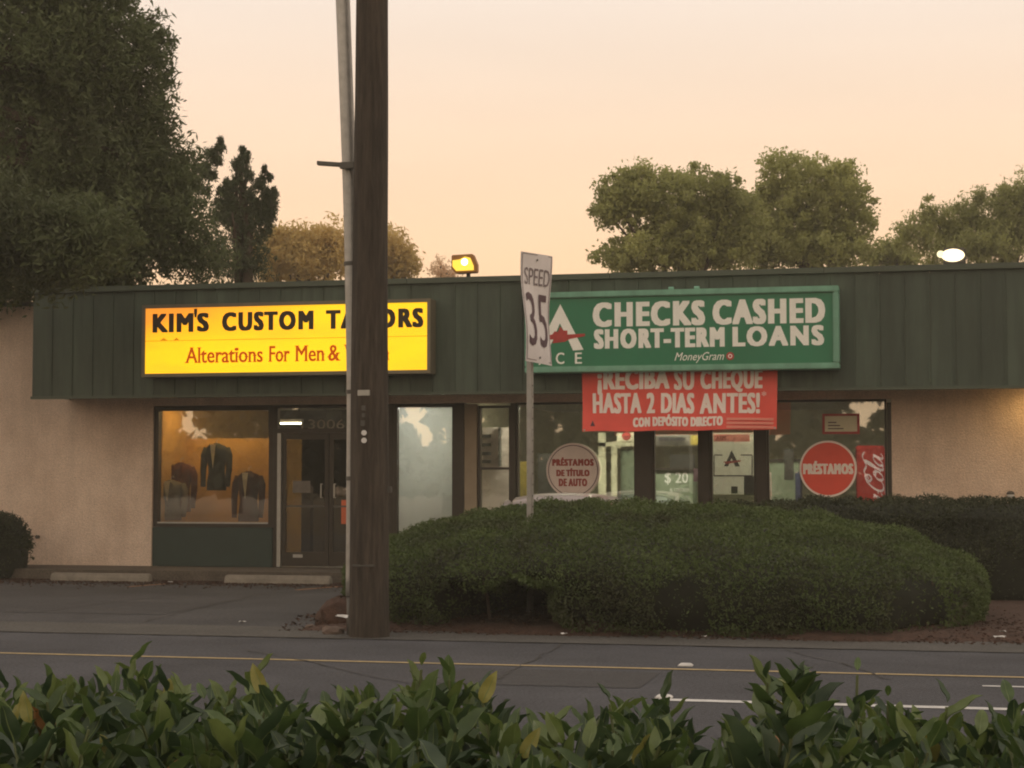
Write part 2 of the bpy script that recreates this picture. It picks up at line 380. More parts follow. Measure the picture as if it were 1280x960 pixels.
# raised road markers
for px, py, m, lb in ((830, 873, 'wline', 'white raised marker at the left end of the white lane line'), (857, 833, 'wline', 'pale raised marker on the thin yellow fog line')):
    p = G(px, py); mb = MB(); r = []
    for k, (h, s_) in enumerate(((0, 1), (.012, .9), (.022, .6))):
        r.append([(p.x+.06*s_*sx_, p.y+.05*s_*sy_, .004+h) for sx_, sy_ in ((-1, -1), (1, -1), (1, 1), (-1, 1))])
    tag(mb.rings(r).build('road_marker', M[m], bevel=.003), lb, 'road marker', 'raised road markers')
# crack at the road edge
mb = MB(); x = -12
pts = []
while x < 9:
    pts.append((x, YR0-.03+random.uniform(-.012, .012))); x += .15
for a, b in zip(pts, pts[1:]):
    wd = random.uniform(.004, .018)
    if random.random() < .75: mb.add([(a[0], a[1]-wd, .0075), (b[0], b[1]-wd, .0075), (b[0], b[1]+wd, .0075), (a[0], a[1]+wd, .0075)], [(0, 1, 2, 3)])
tag(mb.build('pavement_crack', M['indark']), kind='structure')
def crack(a, b, name='pavement_crack'):
    a = G(*a); b = G(*b); n_ = max(6, int((b-a).length/.12)); dd = (b-a)/n_; pr = Vector((-dd.y, dd.x, 0)).normalized(); mb = MB(); off = 0; last = a.copy()
    for i in range(n_):
        off += random.uniform(-.03, .03); nx_ = a+dd*(i+1)+pr*off; w_ = random.uniform(.004, .011); zz = Vector((0, 0, .0085))
        mb.add([last-pr*w_+zz, nx_-pr*w_+zz, nx_+pr*w_+zz, last+pr*w_+zz], [(0, 1, 2, 3)]); last = nx_
    tag(mb.build(name, M['indark']), kind='structure')
for a, b in (((-20, 772), (230, 741)), ((180, 778), (330, 742)), ((60, 745), (400, 757)), ((300, 812), (520, 858)), ((980, 812), (1120, 850)), ((700, 806), (610, 850))): crack(a, b)
for (x0_, x1_, ya, yb_, nm) in ((G(40, 760).x, G(250, 760).x, G(150, 768).y, G(150, 752).y, 'asphalt_patch'), (G(560, 845).x, G(820, 845).x, G(690, 858).y, G(690, 838).y, 'asphalt_patch')):
    mb = MB(); v = []; n_ = 24
    for side in (0, 1):
        for i in range(n_+1): v.append((x0_+(x1_-x0_)*i/n_, (ya if side == 0 else yb_)+random.uniform(-.02, .02), .0035 if ya < YR0 else .005))
    tag(mb.add(v, [(i, i+1, n_+2+i, n_+1+i) for i in range(n_)]).build(nm, mat('patch asphalt', (.05, .048, .05), .92, speck=.3, var=.15, bump=.8, bscale=90)), kind='structure')
# mulch island
XI0 = G(384, 783).x; YI0 = G(900, 799).y
def island(name, x0, x1, y0, y1, h, m):
    nx, ny = 90, 30; v = []; f = []
    for j in range(ny+1):
        for i in range(nx+1):
            u, w_ = i/nx, j/ny; x = x0+(x1-x0)*u; y = y0+(y1-y0)*w_
            e_ = min(1, min(u*(x1-x0), (1-u)*(x1-x0), w_*(y1-y0), (1-w_)*(y1-y0))/.5)
            y += .12*math.sin(x*2.3)*(1-w_)+random.uniform(-.03, .03)
            v.append((x+random.uniform(-.03, .03), y, -.02+(h+.02)*math.sqrt(e_)+random.uniform(-.012, .012)*e_))
    for j in range(ny):
        for i in range(nx):
            a = j*(nx+1)+i; f.append((a, a+1, a+nx+2, a+nx+1))
    return tag(MB().add(v, f).build(name, m, smooth=True), kind='structure')
island('mulch_bed', XI0, 14, YI0, 22.9, .07, M['mulch'])
# bark chips: small pieces spread over the bed and its edge
n = 9000; c = np.zeros((n, 3)); c[:, 0] = rng.uniform(XI0-.15, 9, n); c[:, 1] = YI0-.12+np.abs(rng.normal(0, 1.3, n)); c[:, 2] = np.clip((c[:, 1]-YI0)*.14, 0.01, .085)+rng.uniform(0, .012, n)
def quads(c, l, w_, tilt=1.0, aim=None):
    n = len(c); a = rng.normal(size=(n, 3)); a[:, 2] *= tilt
    if aim is not None: a = a*(1-aim[1])+np.array(aim[0])*aim[1]*2
    a /= np.linalg.norm(a, axis=1)[:, None]+1e-9; b = rng.normal(size=(n, 3)); b = np.cross(a, b); b /= np.linalg.norm(b, axis=1)[:, None]+1e-9
    a *= l[:, None]/2; b *= w_[:, None]/2
    return np.stack([c-a, c+b*.9-a*.15, c+a, c-b*.9-a*.15], 1).reshape(-1, 3)
cc = np_mesh('bark_chips', quads(c, rng.uniform(.02, .07, n), rng.uniform(.01, .025, n), .2), 4, M['mulch']); tag(cc, 'small red-brown bark chips lying over the planting bed', 'bark mulch', kind='stuff')
# earth bank by the pole foot with rocks
pb = G(412, 786)
mb = MB(); rr = []
for k in range(6):
    t = k/5; h = .30*math.sin(t*math.pi/2); s_ = math.cos(t*math.pi/2)*.95+.05
    rr.append([(pb.x+.26*s_*math.cos(a)+random.uniform(-.03, .03), pb.y+.35+.3*s_*math.sin(a)+random.uniform(-.03, .03), h+random.uniform(-.02, .02)) for a in [i*math.pi/9 for i in range(18)]])
tag(mb.rings(rr).build('earth_mound', M['mulch'], smooth=True), 'low mound of red-brown earth left of the wooden pole foot', 'earth mound')
def rock(px, py, s_, m, name, label, cat, z=0):
    p = G(px, py); bm = bmesh.new(); bmesh.ops.create_icosphere(bm, subdivisions=2, radius=s_)
    for v in bm.verts: v.co = Vector((v.co.x*1.4, v.co.y, v.co.z*.7))*random.uniform(.75, 1.2); v.co += Vector((p.x, p.y, s_*.35+z))
    me = bpy.data.meshes.new(name); bm.to_mesh(me); bm.free(); me.materials.append(m)
    return tag(link(bpy.data.objects.new(name, me)), label, cat)
rock(417, 793, .085, M['rock'], 'rock', 'larger pale stone just left of the wooden pole foot', 'rock')
rock(388, 786, .045, M['rock'], 'rock', 'small pale stone at the left tip of the planting bed', 'rock')
def scrap(px, py, s_, m, label, name='litter_scrap', cat='litter', z=.01):
    p = G(px, py, z); v = []; f = []
    for j in range(4):
        for i in range(4): v.append((p.x+(i-1.5)*s_/3+random.uniform(-.1, .1)*s_, p.y+(j-1.5)*s_/4, z+random.uniform(0, .28)*s_))
    for j in range(3):
        for i in range(3): f.append((j*4+i, j*4+i+1, j*4+i+5, j*4+i+4))
    tag(MB().add(v, f).build(name, m), label, cat)
scrap(303, 778, .07, M['litter'], 'white scrap of litter alone on the driveway asphalt')
scrap(213, 728, .07, M['litter'], 'white scrap of litter between the two concrete wheel stops')
scrap(1250, 798, .10, M['litter'], 'white scrap of litter at the right edge of the mulch bed', z=.05)
scrap(1254, 790, .06, M['litter'], 'tiny scrap of litter behind the larger one on the right mulch', z=.06)
scrap(705, 793, .06, M['litter'], 'pale scrap below the hedge right of the sign post', z=.05)
scrap(880, 796, .05, M['litter'], 'pale scrap in front of the middle of the big hedge', z=.05)
scrap(427, 772, .12, M['litter'], 'pale curled scrap on the earth mound by the wooden pole', z=.2)

# wheel stops
def stop(px0, px1, py, label):
    a = G(px0, py); b = G(px1, py); y = (a.y+b.y)/2
    xs = [a.x, a.x+.03, b.x-.03, b.x]; mb = MB(); rr = []
    for x, k in zip(xs, (.8, 1, 1, .8)):
        rr.append([(x, y-.09*k, 0), (x, y-.075*k, .07), (x, y-.05*k, .125*k), (x, y+.05*k, .125*k), (x, y+.075*k, .07), (x, y+.09*k, 0)])
    tag(mb.rings(rr).build('wheel_stop', M['concrete'], bevel=.008), label, 'wheel stop', 'concrete wheel stops in front of the shop')
stop(58, 195, 727, 'worn concrete wheel stop in front of the bare left wall')
stop(276, 419, 730, 'concrete wheel stop in front of the tailor shop door')
stop(-160, 6, 729, 'concrete wheel stop beside the small round bush, cut by the photo edge')
# small dirt drift along the kerb
n = 9000; c = np.zeros((n, 3)); c[:, 0] = rng.uniform(-13.5, -3, n); c[:, 1] = YF-1.4-np.abs(rng.normal(0, .55, n)); c[:, 2] = .012
c = c[c[:, 1] < YF-1.38]
tag(np_mesh('leaf_litter', quads(c, rng.uniform(.02, .05, len(c)), rng.uniform(.01, .03, len(c)), .1), 4, M['mulch']), 'brown dirt and needles gathered along the kerb', 'leaf litter', kind='stuff')

# ------------------------------------------------------------------ the building
xa = X(-260, YF); xw0 = X(190, YF); xw1 = X(1115, YF); xb = X(1560, YF)
ZT = 4.30; ZS = 2.78; ZH = Z(640, 503, YF)
bld = thing('shop_building', 'long single storey stucco shop building with green metal fascia and two shop fronts', 'building', ((xa+xb)/2, YF, 0))
B(xa, xw0, YF, YF+.25, 0, ZT).build('wall', M['stucco'], bld)
B(xw1, xb, YF, YF+.25, 0, ZT).build('wall', M['stucco'], bld)
B(xw0+.002, xw1-.002, YF+.003, YF+.25, ZH, ZT).build('wall', M['stucco'], bld)
B(xa, xa+.25, YF+.252, YF+14, 0, ZT).build('wall', M['stucco'], bld)
B(xb-.25, xb, YF+.252, YF+14, 0, ZT).build('wall', M['stucco'], bld)
B(xa+.252, xb-.252, YF+13.75, YF+14, 0, ZT).build('wall', M['stucco'], bld)
xf0 = X(41, FY, 440); xf1 = X(1500, FY)
B(xa+.26, xb-.26, YF+.26, YF+13.7, ZT-.35, ZT-.15).build('roof', M['roof'], bld)
B(xf0+.03, xf1, FY+.06, YF-.003, ZS+.02, ZS+.06).build('soffit', M['soffit'], bld)
B(xf0+.03, xf1, FY+.06, YF-.003, 4.30, 4.34).build('roof', M['roof'], bld)
B(xf0+.002, xf0+.04, FY+.03, YF-.003, ZS+.003, 4.36).build('end_panel', M['panel'], bld)
B(xa, xf0, YF-.04, YF+.3, ZT+.002, ZT+.06).build('coping', M['coping'], bld)
PW = .335; FZ0, FZ1 = ZS, 4.36
np_ = int((xf1-xf0)/PW)
mb = MB(); mb.box(0, PW-.002, 0, .03, FZ0, FZ1); mb.box(PW-.030, PW-.008, -.014, .0, FZ0, FZ1)
p0 = mb.build('fascia_panel', M['panel'], bld); p0.location = (xf0, FY, 0)
for i in range(1, np_):
    o = p0.copy(); S.collection.objects.link(o); o.location = (xf0+PW*i, FY+random.uniform(-.003, .003), 0)
x = xf0-.02
while x < xf1:
    B(x, min(x+3.0, xf1)-.006, FY-.05, FY+.10, 4.362, 4.44).build('coping', M['coping'], bld); x += 3.0
B(xf0-.01, xf1, FY-.034, FY+.04, ZS-.045, ZS-.003).build('drip_edge', M['coping'], bld)
# spigot, stains on the left wall
p = P(48, 671, YF); MB().tube([(p.x, YF-.06, p.z), (p.x, YF+.01, p.z)], .03, 10).build('spigot', M['dsteel'], bld)
# shop fronts
GZ = YF+.10
def px_box(name, l, t, r, b, y0, y1, m, par, bevel=0):
    x0, x1 = X(l, y0, 560), X(r, y0, 560); c = (l+r)/2
    return B(x0, x1, y0, y1, Z(c, b, y0) if b is not None else WALK, Z(c, t, y0)).build(name, m, par, bevel=bevel)
ZHt = ZH-.003
zsill = Z(265, 659, YF)
def frame(x0, x1, z0, z1, w_, par, m=M['bronze'], y0=YF+.05, y1=YF+.17, name='window_frame'):
    mb = MB(); mb.box(x0, x0+w_, y0, y1, z0, z1); mb.box(x1-w_, x1, y0, y1, z0, z1)
    mb.box(x0+w_+.001, x1-w_-.001, y0, y1, z1-w_, z1); mb.box(x0+w_+.001, x1-w_-.001, y0, y1, z0, z0+w_)
    return mb.build(name, m, par)
def pane(x0, x1, z0, z1, par, m=M['glass'], y=GZ, name='pane'):
    return B(x0, x1, y, y+.008, z0, z1).build(name, m, par)
xm1 = X(340, YF); xm2 = X(352, YF)
wf = frame(xw0+.003, xm1, zsill, ZHt, .075, bld); pane(xw0+.08, xm1-.077, zsill+.077, ZHt-.077, wf)
B(xw0+.003, xm1, YF+.03, YF+.20, WALK, zsill-.003).build('base_panel', M['greenpanel'], bld, bevel=.006)
# light sill strip inside the display frame
fr = B(xw0+.08, xm1-.08, YF+.035, YF+.048, zsill+.055, zsill+.078).build('window_sill', M['alu'], wf)
# door frames: transom with numbers, two leaves
zt = Z(400, 541, YF); zd = Z(400, 537, YF)
mb = MB(); mb.box(xm1+.002, X(345, YF), YF+.05, YF+.17, WALK, ZHt)
mb.box(X(345, YF)+.001, X(470, YF), YF+.05, YF+.17, zt, zt+.07); mb.box(X(345, YF)+.001, X(470, YF), YF+.05, YF+.17, ZHt-.05, ZHt)
mb.box(X(470, YF)+.001, X(491, YF), YF+.05, YF+.17, WALK, ZHt)
df = mb.build('door_frame', M['bronze'], bld)
B(X(345.5, YF), X(350, YF), YF+.03, YF+.12, WALK+.01, zt-.002).build('door_jamb', M['alu'], df)
pane(X(345, YF)+.002, X(470, YF)-.002, zt+.072, ZHt-.052, df, M['glass'])
letters('13006', (X(374, YF, 527), X(428, YF, 527), Z(400, 536, YF), Z(400, 524, YF)), GZ-.003, mat('faded digits', (.32, .28, .23), .7), df, off=.0, split=True)
for k, (l, r) in enumerate(((351, 409), (410, 469))):
    x0, x1 = X(l, YF), X(r, YF); z0 = WALK+.02; z1 = zt-.01; zr = Z(400, 633, YF)
    mb = MB(); y0, y1 = YF+.06, YF+.11
    mb.box(x0, x0+.06, y0, y1, z0, z1); mb.box(x1-.06, x1, y0, y1, z0, z1); mb.box(x0+.061, x1-.061, y0, y1, z1-.09, z1); mb.box(x0+.061, x1-.061, y0, y1, z0, z0+.22)
    d = mb.build('door', M['bronze'], bld)
    pane(x0+.062, x1-.062, z0+.222, z1-.092, d, M['glassd'], YF+.085)
    B(x0+.065, x1-.065, YF+.045, YF+.058, zr-.012, zr+.014).build('push_bar', M['dsteel'], d)
    hx = x1-.10 if k == 0 else x0+.1
    MB().tube([(hx, YF+.06, Z(405, 622, YF)), (hx, YF, Z(405, 622, YF)), (hx, YF, Z(405, 605, YF)), (hx, YF+.06, Z(405, 605, YF))], .012, 8).build('handle', M['alu'], d)
    if k == 1: px_box('door_sticker', 427, 625, 436, 655, YF+.055, YF+.058, M['orange'], d)
    if k == 0:
        px_box('open_sign', 366, 601, 388, 616, YF+.075, YF+.08, M['blouse'], d)
        px_box('bottom_sticker', 367, 693, 379, 697, YF+.055, YF+.058, M['alu'], d)
# white-backed window
xc0, xc1 = X(491, YF)+.002, X(568, YF)
wf = frame(xc0, xc1, .45, ZHt, .05, bld); pane(xc0+.052, xc1-.052, .502, ZHt-.052, wf)
B(xc0+.055, xc1-.055, YF+.14, YF+.15, .51, ZHt-.06).build('white_backing', M['blind'], wf)
B(xc0, xc1, YF+.03, YF+.2, WALK, .447).build('base_panel', M['greenpanel'], bld)
px_box('pilaster', 568.5, ZH and 503, 580, None, YF+.02, YF+.2, M['bronze'], bld)
# narrow window right of the pilaster
px_box('door_jamb', 580.5, 505, 596, None, YF+.03, YF+.2, M['soffit'], bld)
xd0, xd1 = X(596.5, YF), X(638, YF)
wf = frame(xd0, xd1, .45, ZHt-.04, .035, bld); pane(xd0+.037, xd1-.037, .487, ZHt-.077, wf)
B(xd0+.037, xd1-.037, YF+.06, YF+.16, Z(617, 587, YF), Z(617, 584, YF)).build('window_bar', M['bronze'], wf)
B(xd0, xd1, YF+.03, YF+.2, WALK, .447).build('base_panel', M['greenpanel'], bld)
px_box('mullion', 638.3, 504, 644.5, None, YF+.03, YF+.2, M['bronze'], bld)
# the loan shop's big windows
seg = [644.8, 794.5, 815.2, 874.5, 887.5, 944.5, 958.5, 1109]
for k in (0, 2, 4, 6):
    x0, x1 = X(seg[k], YF), X(seg[k+1], YF)
    wf = frame(x0, x1, .45 if k != 4 else WALK+.01, ZHt, .03, bld, name='window_frame'); pane(x0+.032, x1-.032, (.45 if k != 4 else WALK)+.032, ZHt-.032, wf)
    if k != 4: B(x0, x1, YF+.03, YF+.2, WALK, .447).build('base_panel', M['greenpanel'], bld)
for l, r in ((794.8, 815), (874.8, 887.2), (944.8, 958.2), (1109.3, 1114.6)):
    px_box('column', l, 503, r, None, YF+.02, YF+.24, M['bronze'], bld)
# interiors
IZ = WALK; xi = X(574, YF)
for (x0, x1, yb, wm) in ((xw0+.05, xi-.05, YF+5, M['indark']), (xi+.05, xw1+1.5, YF+7, M['inwall'])):
    B(x0, x1, YF+.26, yb, .02, IZ).build('shop_floor', M['infloor'], bld)
    B(x0, x1, YF+.26, yb, ZH+.12, ZH+.18).build('shop_ceiling', M['ceil'], bld)
    B(x0, x1, yb, yb+.1, IZ, ZH+.12).build('back_wall', wm, bld)
B(xi-.05, xi+.05, YF+.26, YF+7, IZ, ZH+.11).build('partition_wall', M['inwall'], bld)
B(xw0-.05, xw0+.05, YF+.26, YF+5, IZ, ZH+.11).build('partition_wall', M['inwallw'], bld)
B(xw1+1.4, xw1+1.5, YF+.26, YF+7, IZ, ZH+.11).build('partition_wall', M['inwall'], bld)
# display bay of the tailor
B(xw0+.052, xm1+.02, YF+1.25, YF+1.3, IZ, Z(265, 548, YF+1.25)).build('display_backdrop', M['inwallw'], bld)
B(xm1-.02, xm1+.03, YF+.27, YF+1.24, IZ, Z(265, 548, YF+1.0)).build('display_side', M['inwallw'], bld)
B(xw0+.052, xm1-.022, YF+.27, YF+1.24, IZ, zsill+.03).build('display_floor', M['inwallw'], bld)
# lamps inside
def tube_light(px, py, Y, ln, col, s_, label, w_=.10, along='x'):
    p = P(px, py, Y) if py else Vector((X(px, Y), Y, ZH+.055)); r = thing('tube_light', label, 'light', (p.x, Y, p.z))
    if along == 'x':
        B(p.x-ln/2, p.x+ln/2, Y-w_/2, Y+w_/2, p.z, p.z+.05).build('light_housing', M['white'], r)
        B(p.x-ln/2+.02, p.x+ln/2-.02, Y-w_/2+.01, Y+w_/2-.01, p.z-.03, p.z-.002).build('light_tube', emis('tube glow', col, s_), r)
    return r
tube_light(359, 528, YF+2.2, .55, (1, .93, .62), 14, 'lit fluorescent tube hanging behind the transom over the tailor door', .09)
tube_light(265, None, YF+.62, 1.1, (1, .64, .22), 42.0, 'warm strip light over the tailor window display')
for px_, lb in ((700, 'ceiling strip light in the loan shop behind the white round sign'), (850, 'ceiling strip light behind the banner in the loan shop'), (985, 'ceiling strip light in the loan shop left of the vending machine')):
    tube_light(px_, None, YF+.30, 1.3, (1, .98, .74), 75.0, lb, .2)
tube_light(530, None, YF+.62, .9, (1, .94, .84), 330.0, 'strip light added behind the white-backed window to brighten it')  # added lamp, hidden by the header, brightens the translucent blind
# soffit lamp over the right wall
p = (X(1300, YF-.5), YF-.45, ZS)
sl = thing('soffit_light', 'round soffit lamp over the right end of the stucco wall', 'light', p)
MB().tube([(p[0], p[1], ZS+.018), (p[0], p[1], ZS-.06)], .11, 20).build('lamp_rim', M['dsteel'], sl)
MB().tube([(p[0], p[1], ZS-.062), (p[0], p[1], ZS-.09)], [.09, .06], 20).build('lamp_lens', emis('warm lens', (1, .62, .22), 60), sl)
# little lamp/hose bib low on the right wall
p = P(1263, 618, YF-.02)
wl = thing('wall_fitting', 'small dark cap with a pale bottom low on the right stucco wall', 'wall fitting', (p.x, YF, p.z))
mb = MB(); mb.rings([[(p.x+r_*math.cos(a), YF-.06+r_*math.sin(a)*.8, p.z+h) for a in [i*math.pi/8 for i in range(16)]] for h, r_ in ((.0, .058), (.03, .05), (.05, .02))]); mb.build('cap', M['dsteel'], wl, smooth=True)
mb = MB(); mb.rings([[(p.x+r_*math.cos(a), YF-.06+r_*math.sin(a)*.8, p.z+h) for a in [i*math.pi/8 for i in range(16)]] for h, r_ in ((-.05, .015), (-.03, .045), (-.002, .052))]); mb.build('globe', M['white'], wl, smooth=True)

# ------------------------------------------------------------------ tailor sign (lit cabinet)
SY = FY-.33
x0, x1, z0, z1 = X(177, SY, 425), X(538, SY, 420), Z(177, 471.5, SY), Z(177, 381.5, SY)
ts = thing('tailor_sign', 'lit yellow box sign of the tailor on the green fascia', 'sign', ((x0+x1)/2, SY+.15, z0))
mb = MB(); t = .05
mb.box(x0, x1, SY, SY+.30, z1-t, z1); mb.box(x0, x1, SY, SY+.30, z0, z0+t); mb.box(x0, x0+t, SY, SY+.30, z0+t, z1-t); mb.box(x1-t, x1, SY, SY+.30, z0+t, z1-t)
mb.box(x0+t, x1-t, SY+.2, SY+.29, z0+t, z1-t)
mb.build('sign_cabinet', mat('cabinet metal', (.17, .145, .10), .5, metal=.3), ts)
# yellow translucent face lit from tubes behind, with a seam and rust stains
fm = bpy.data.materials.new('yellow lit face'); fm.use_nodes = True; t_ = fm.node_tree; bs = t_.nodes['Principled BSDF']
ge = t_.nodes.new('ShaderNodeNewGeometry'); mp = t_.nodes.new('ShaderNodeMapping'); t_.links.new(ge.outputs['Position'], mp.inputs[0]); mp.inputs['Scale'].default_value = (.45, 1, 1.6)
no = t_.nodes.new('ShaderNodeTexNoise'); no.inputs['Scale'].default_value = 1.5; no.inputs['Detail'].default_value = 5; t_.links.new(mp.outputs[0], no.inputs['Vector'])
sp = t_.nodes.new('ShaderNodeSeparateXYZ'); t_.links.new(ge.outputs['Position'], sp.inputs[0])
m1 = t_.nodes.new('ShaderNodeMapRange'); t_.links.new(sp.outputs['Z'], m1.inputs[0]); m1.inputs[1].default_value = z0+.35*(z1-z0); m1.inputs[2].default_value = z1
m2 = t_.nodes.new('ShaderNodeMapRange'); t_.links.new(sp.outputs['X'], m2.inputs[0]); m2.inputs[1].default_value = x0+.62*(x1-x0); m2.inputs[2].default_value = x0
mu = t_.nodes.new('ShaderNodeMath'); mu.operation = 'MULTIPLY'; t_.links.new(m1.outputs[0], mu.inputs[0]); t_.links.new(m2.outputs[0], mu.inputs[1])
ad = t_.nodes.new('ShaderNodeMath'); ad.operation = 'MULTIPLY_ADD'; t_.links.new(no.outputs['Fac'], ad.inputs[0]); ad.inputs[1].default_value = .7; t_.links.new(mu.outputs[0], ad.inputs[2])
cr = t_.nodes.new('ShaderNodeValToRGB'); t_.links.new(ad.outputs[0], cr.inputs[0])
a = cr.color_ramp.elements; a[0].position = .32; a[0].color = L4(255, 204, 4); a[1].position = 1.0; a[1].color = L4(236, 140, 44)
q = a.new(.56); q.color = L4(255, 184, 20)
t_.links.new(cr.outputs[0], bs.inputs['Emission Color']); bs.inputs['Emission Strength'].default_value = 1.12
bs.inputs['Base Color'].default_value = (.5, .3, .02, 1); bs.inputs['Roughness'].default_value = .3
b_ = .052; zm = z0+.50*(z1-z0)
B(x0+b_, x1-b_, SY+.02, SY+.035, z0+b_, zm-.004).build('sign_face', fm, ts)
B(x0+b_, x1-b_, SY+.02, SY+.035, zm+.004, z1-b_).build('sign_face', fm, ts)
st = emis('stain amber', lin((235, 158, 10)), .9)
B(x0+b_, x1-b_, SY+.022, SY+.034, zm-.0038, zm+.0038).build('face_seam', st, ts)
ink = mat('sign brown ink', (.03, .012, .004), .6); rust = emis('rusty orange print', lin((196, 78, 12)), 1.0); rusts = emis('rust stain', lin((232, 152, 12)), .9)
yl = SY+.0175
def zbox(l, r_, zt_, zb_): return X(l, SY, 420), X(r_, SY, 420), zb_, zt_
za, zb2 = Z(359, 388.2, SY), Z(359, 412.6, SY)
letters("KIM", zbox(190, 241, za, zb2), yl, ink, ts, off=.075, split=True)
letters("'", zbox(241.6, 245.6, za+.06, za-.07), yl, ink, ts, off=.0, split=True)
letters("S", zbox(246, 260, za, zb2), yl, ink, ts, off=.075, split=True)
letters("CUSTOM", zbox(277, 391, za, zb2), yl, ink, ts, off=.075, split=True)
letters("TAILORS", zbox(407, 528, za, zb2), yl, ink, ts, off=.075, split=True)
za, zb2 = Z(359, 432, SY), Z(359, 452, SY)
for w__, l, r_ in (('Alterations', 230, 330), ('For', 336, 362), ('Men', 369, 405), ('&', 410, 424), ('Women', 430, 486)):
    letters(w__, zbox(l, r_, za, zb2), yl, rust, ts, off=.02, serif=.035)
# serifs/feet of the second line and stains above the seam
for l_, r_ in ((197, 207), (214, 222)):
    xx0, xx1 = X(l_, SY), X(r_, SY); MB().prism([(xx0, zm+.005), (xx1, zm+.005), ((xx0+xx1)/2, zm+.045)], yl, yl+.002).build('rust_stain', rusts, ts)

# ------------------------------------------------------------------ green loan sign
x0, x1, z0, z1 = X(656, SY, 415), X(1049, SY, 410), Z(852, 463.5, SY), Z(852, 361.5, SY)
gs = thing('loan_sign', 'long green box sign with white lettering on the fascia', 'sign', ((x0+x1)/2, SY+.15, z0))
mb = MB(); t = .085
mb.box(x0, x1, SY-.02, SY+.30, z1-t, z1); mb.box(x0, x1, SY-.02, SY+.30, z0, z0+t); mb.box(x0, x0+t, SY-.02, SY+.30, z0+t, z1-t); mb.box(x1-t, x1, SY-.02, SY+.30, z0+t, z1-t)
mb.box(x0+t, x1-t, SY+.2, SY+.29, z0+t, z1-t)
mb.build('sign_cabinet', M['lgreen'], gs, bevel=.012)
B(x0+t+.001, x1-t-.001, SY+.02, SY+.035, z0+t+.001, z1-t-.001).build('sign_face', M['sgreen'], gs)
for px_ in (839, 871): 
    q = P(px_, 361, SY+.1); MB().tube([(q.x-.035, SY+.1, z1+.018), (q.x+.035, SY+.1, z1+.018)], .03, 10).build('sign_hook', M['lgreen'], gs)
yl = SY+.0175
for w__, l, r_, t0, b0 in (('CHECKS', 741, 880, 374.5, 406.5), ('CASHED', 891, 1031, 374.5, 406.5), ('SHORT-TERM', 743, 905, 408.5, 434), ('LOANS', 916, 1029, 408.5, 434)):
    letters(w__, (X(l, SY, 400), X(r_, SY, 400), Z(886, b0, SY), Z(886, t0, SY)), yl, M['swhite'], gs, off=.075, split=True)
letters('MoneyGram', box_at(843, 440, 905, 453.5, SY), yl, M['swhite'], gs, off=.01, shear=.35)
c = P(912.5, 445, SY); MB().disc((c.x, c.z), .055, 20, yl, .003).build('red_badge', M['sred'], gs)
MB().disc((c.x, c.z), .03, 12, yl-.002, .0015, r2=.018).build('badge_ring', M['bannerw'], gs)
letters('A', box_at(673, 441, 684, 456, SY), yl, M['swhite'], gs, off=.02); letters('C', box_at(694.5, 440.5, 705, 455, SY), yl, M['swhite'], gs, off=.02); letters('E', box_at(718.5, 440.5, 727, 454.5, SY), yl, M['swhite'], gs, off=.02)
def pp(px, py, Y=SY): q = P(px, py, Y); return (q.x, q.z)
MB().prism([pp(700, 380), pp(729, 437), pp(716, 438), pp(711, 427), pp(699.5, 404), pp(690, 427), pp(684.5, 438), pp(671, 438)], yl, yl+.003).build('letter_mark', M['swhite'], gs)
yr = yl-.003
MB().prism([pp(676, 421), pp(690, 418), pp(693, 414), pp(697, 415), pp(700, 408), pp(704, 413), pp(709, 413), pp(709, 418), pp(731, 417), pp(731, 420), pp(712, 423.5), pp(706, 427), pp(690, 429), pp(692, 424), pp(676, 425)], yr, yr+.002).build('red_strike', M['sred'], gs)

# ------------------------------------------------------------------ banner
BY = FY-.07
p = P(850, 540, BY)
bn = thing('banner', 'coral red vinyl banner with white Spanish lettering under the green sign', 'banner', (p.x, BY, p.z))
tl, tr, br, bl = P(727.5, 455, BY), P(972, 452, BY), P(971, 536.5, BY), P(728, 539.5, BY)
def wob(u, v): return .018*math.sin(u*9+v*3)*math.sin(v*3.1+.3)+.010*math.sin(u*23+v*5)
def bpos(u, v, off=0):
    a = tl.lerp(tr, u); b = bl.lerp(br, u); q = b.lerp(a, v); q = q.copy(); q.y += wob(u, v)-off; q.z += .012*math.sin(u*math.pi*6)*(1-v)*.5; return q
nx, ny = 60, 16; v = [bpos(i/nx, j/ny) for j in range(ny+1) for i in range(nx+1)]; v2 = [q+Vector((0, .003, 0)) for q in v]
f = [(j*(nx+1)+i, j*(nx+1)+i+1, (j+1)*(nx+1)+i+1, (j+1)*(nx+1)+i) for j in range(ny) for i in range(nx)]
MB().add(v, f).build('banner_sheet', M['banner'], bn, smooth=True)
def btext(s_, l, t, r, b, m, off=.02, name='lettering'):
    csl = [bold(q, f_, off, (r-l)/(b-t)) for q, f_ in glyphs(*text_geo(s_, 0))]
    U0 = (l-728)/(972-728); U1 = (r-728)/(972-728)
    c_ = (l+r)/2; top = 455-3*(c_-728)/244; bot = 539.5-3*(c_-728)/244
    V0 = (bot-b)/(bot-top); V1 = (bot-t)/(bot-top)
    vv = []; fc = []
    for c2_, k, f0_ in [(c_, k_, ff_) for cs, ff_ in csl for c_, k_ in cs]:
        o_ = len(vv); vv += [tuple(bpos(U0+a*(U1-U0), V0+bb*(V1-V0), .006-k*.00015)) for a, bb in c2_]; fc += [tuple(i+o_ for i in p) for p in f0_]
    me = bpy.data.meshes.new(name); me.from_pydata(vv, [], fc); me.materials.append(m); link(bpy.data.objects.new(name, me), bn)
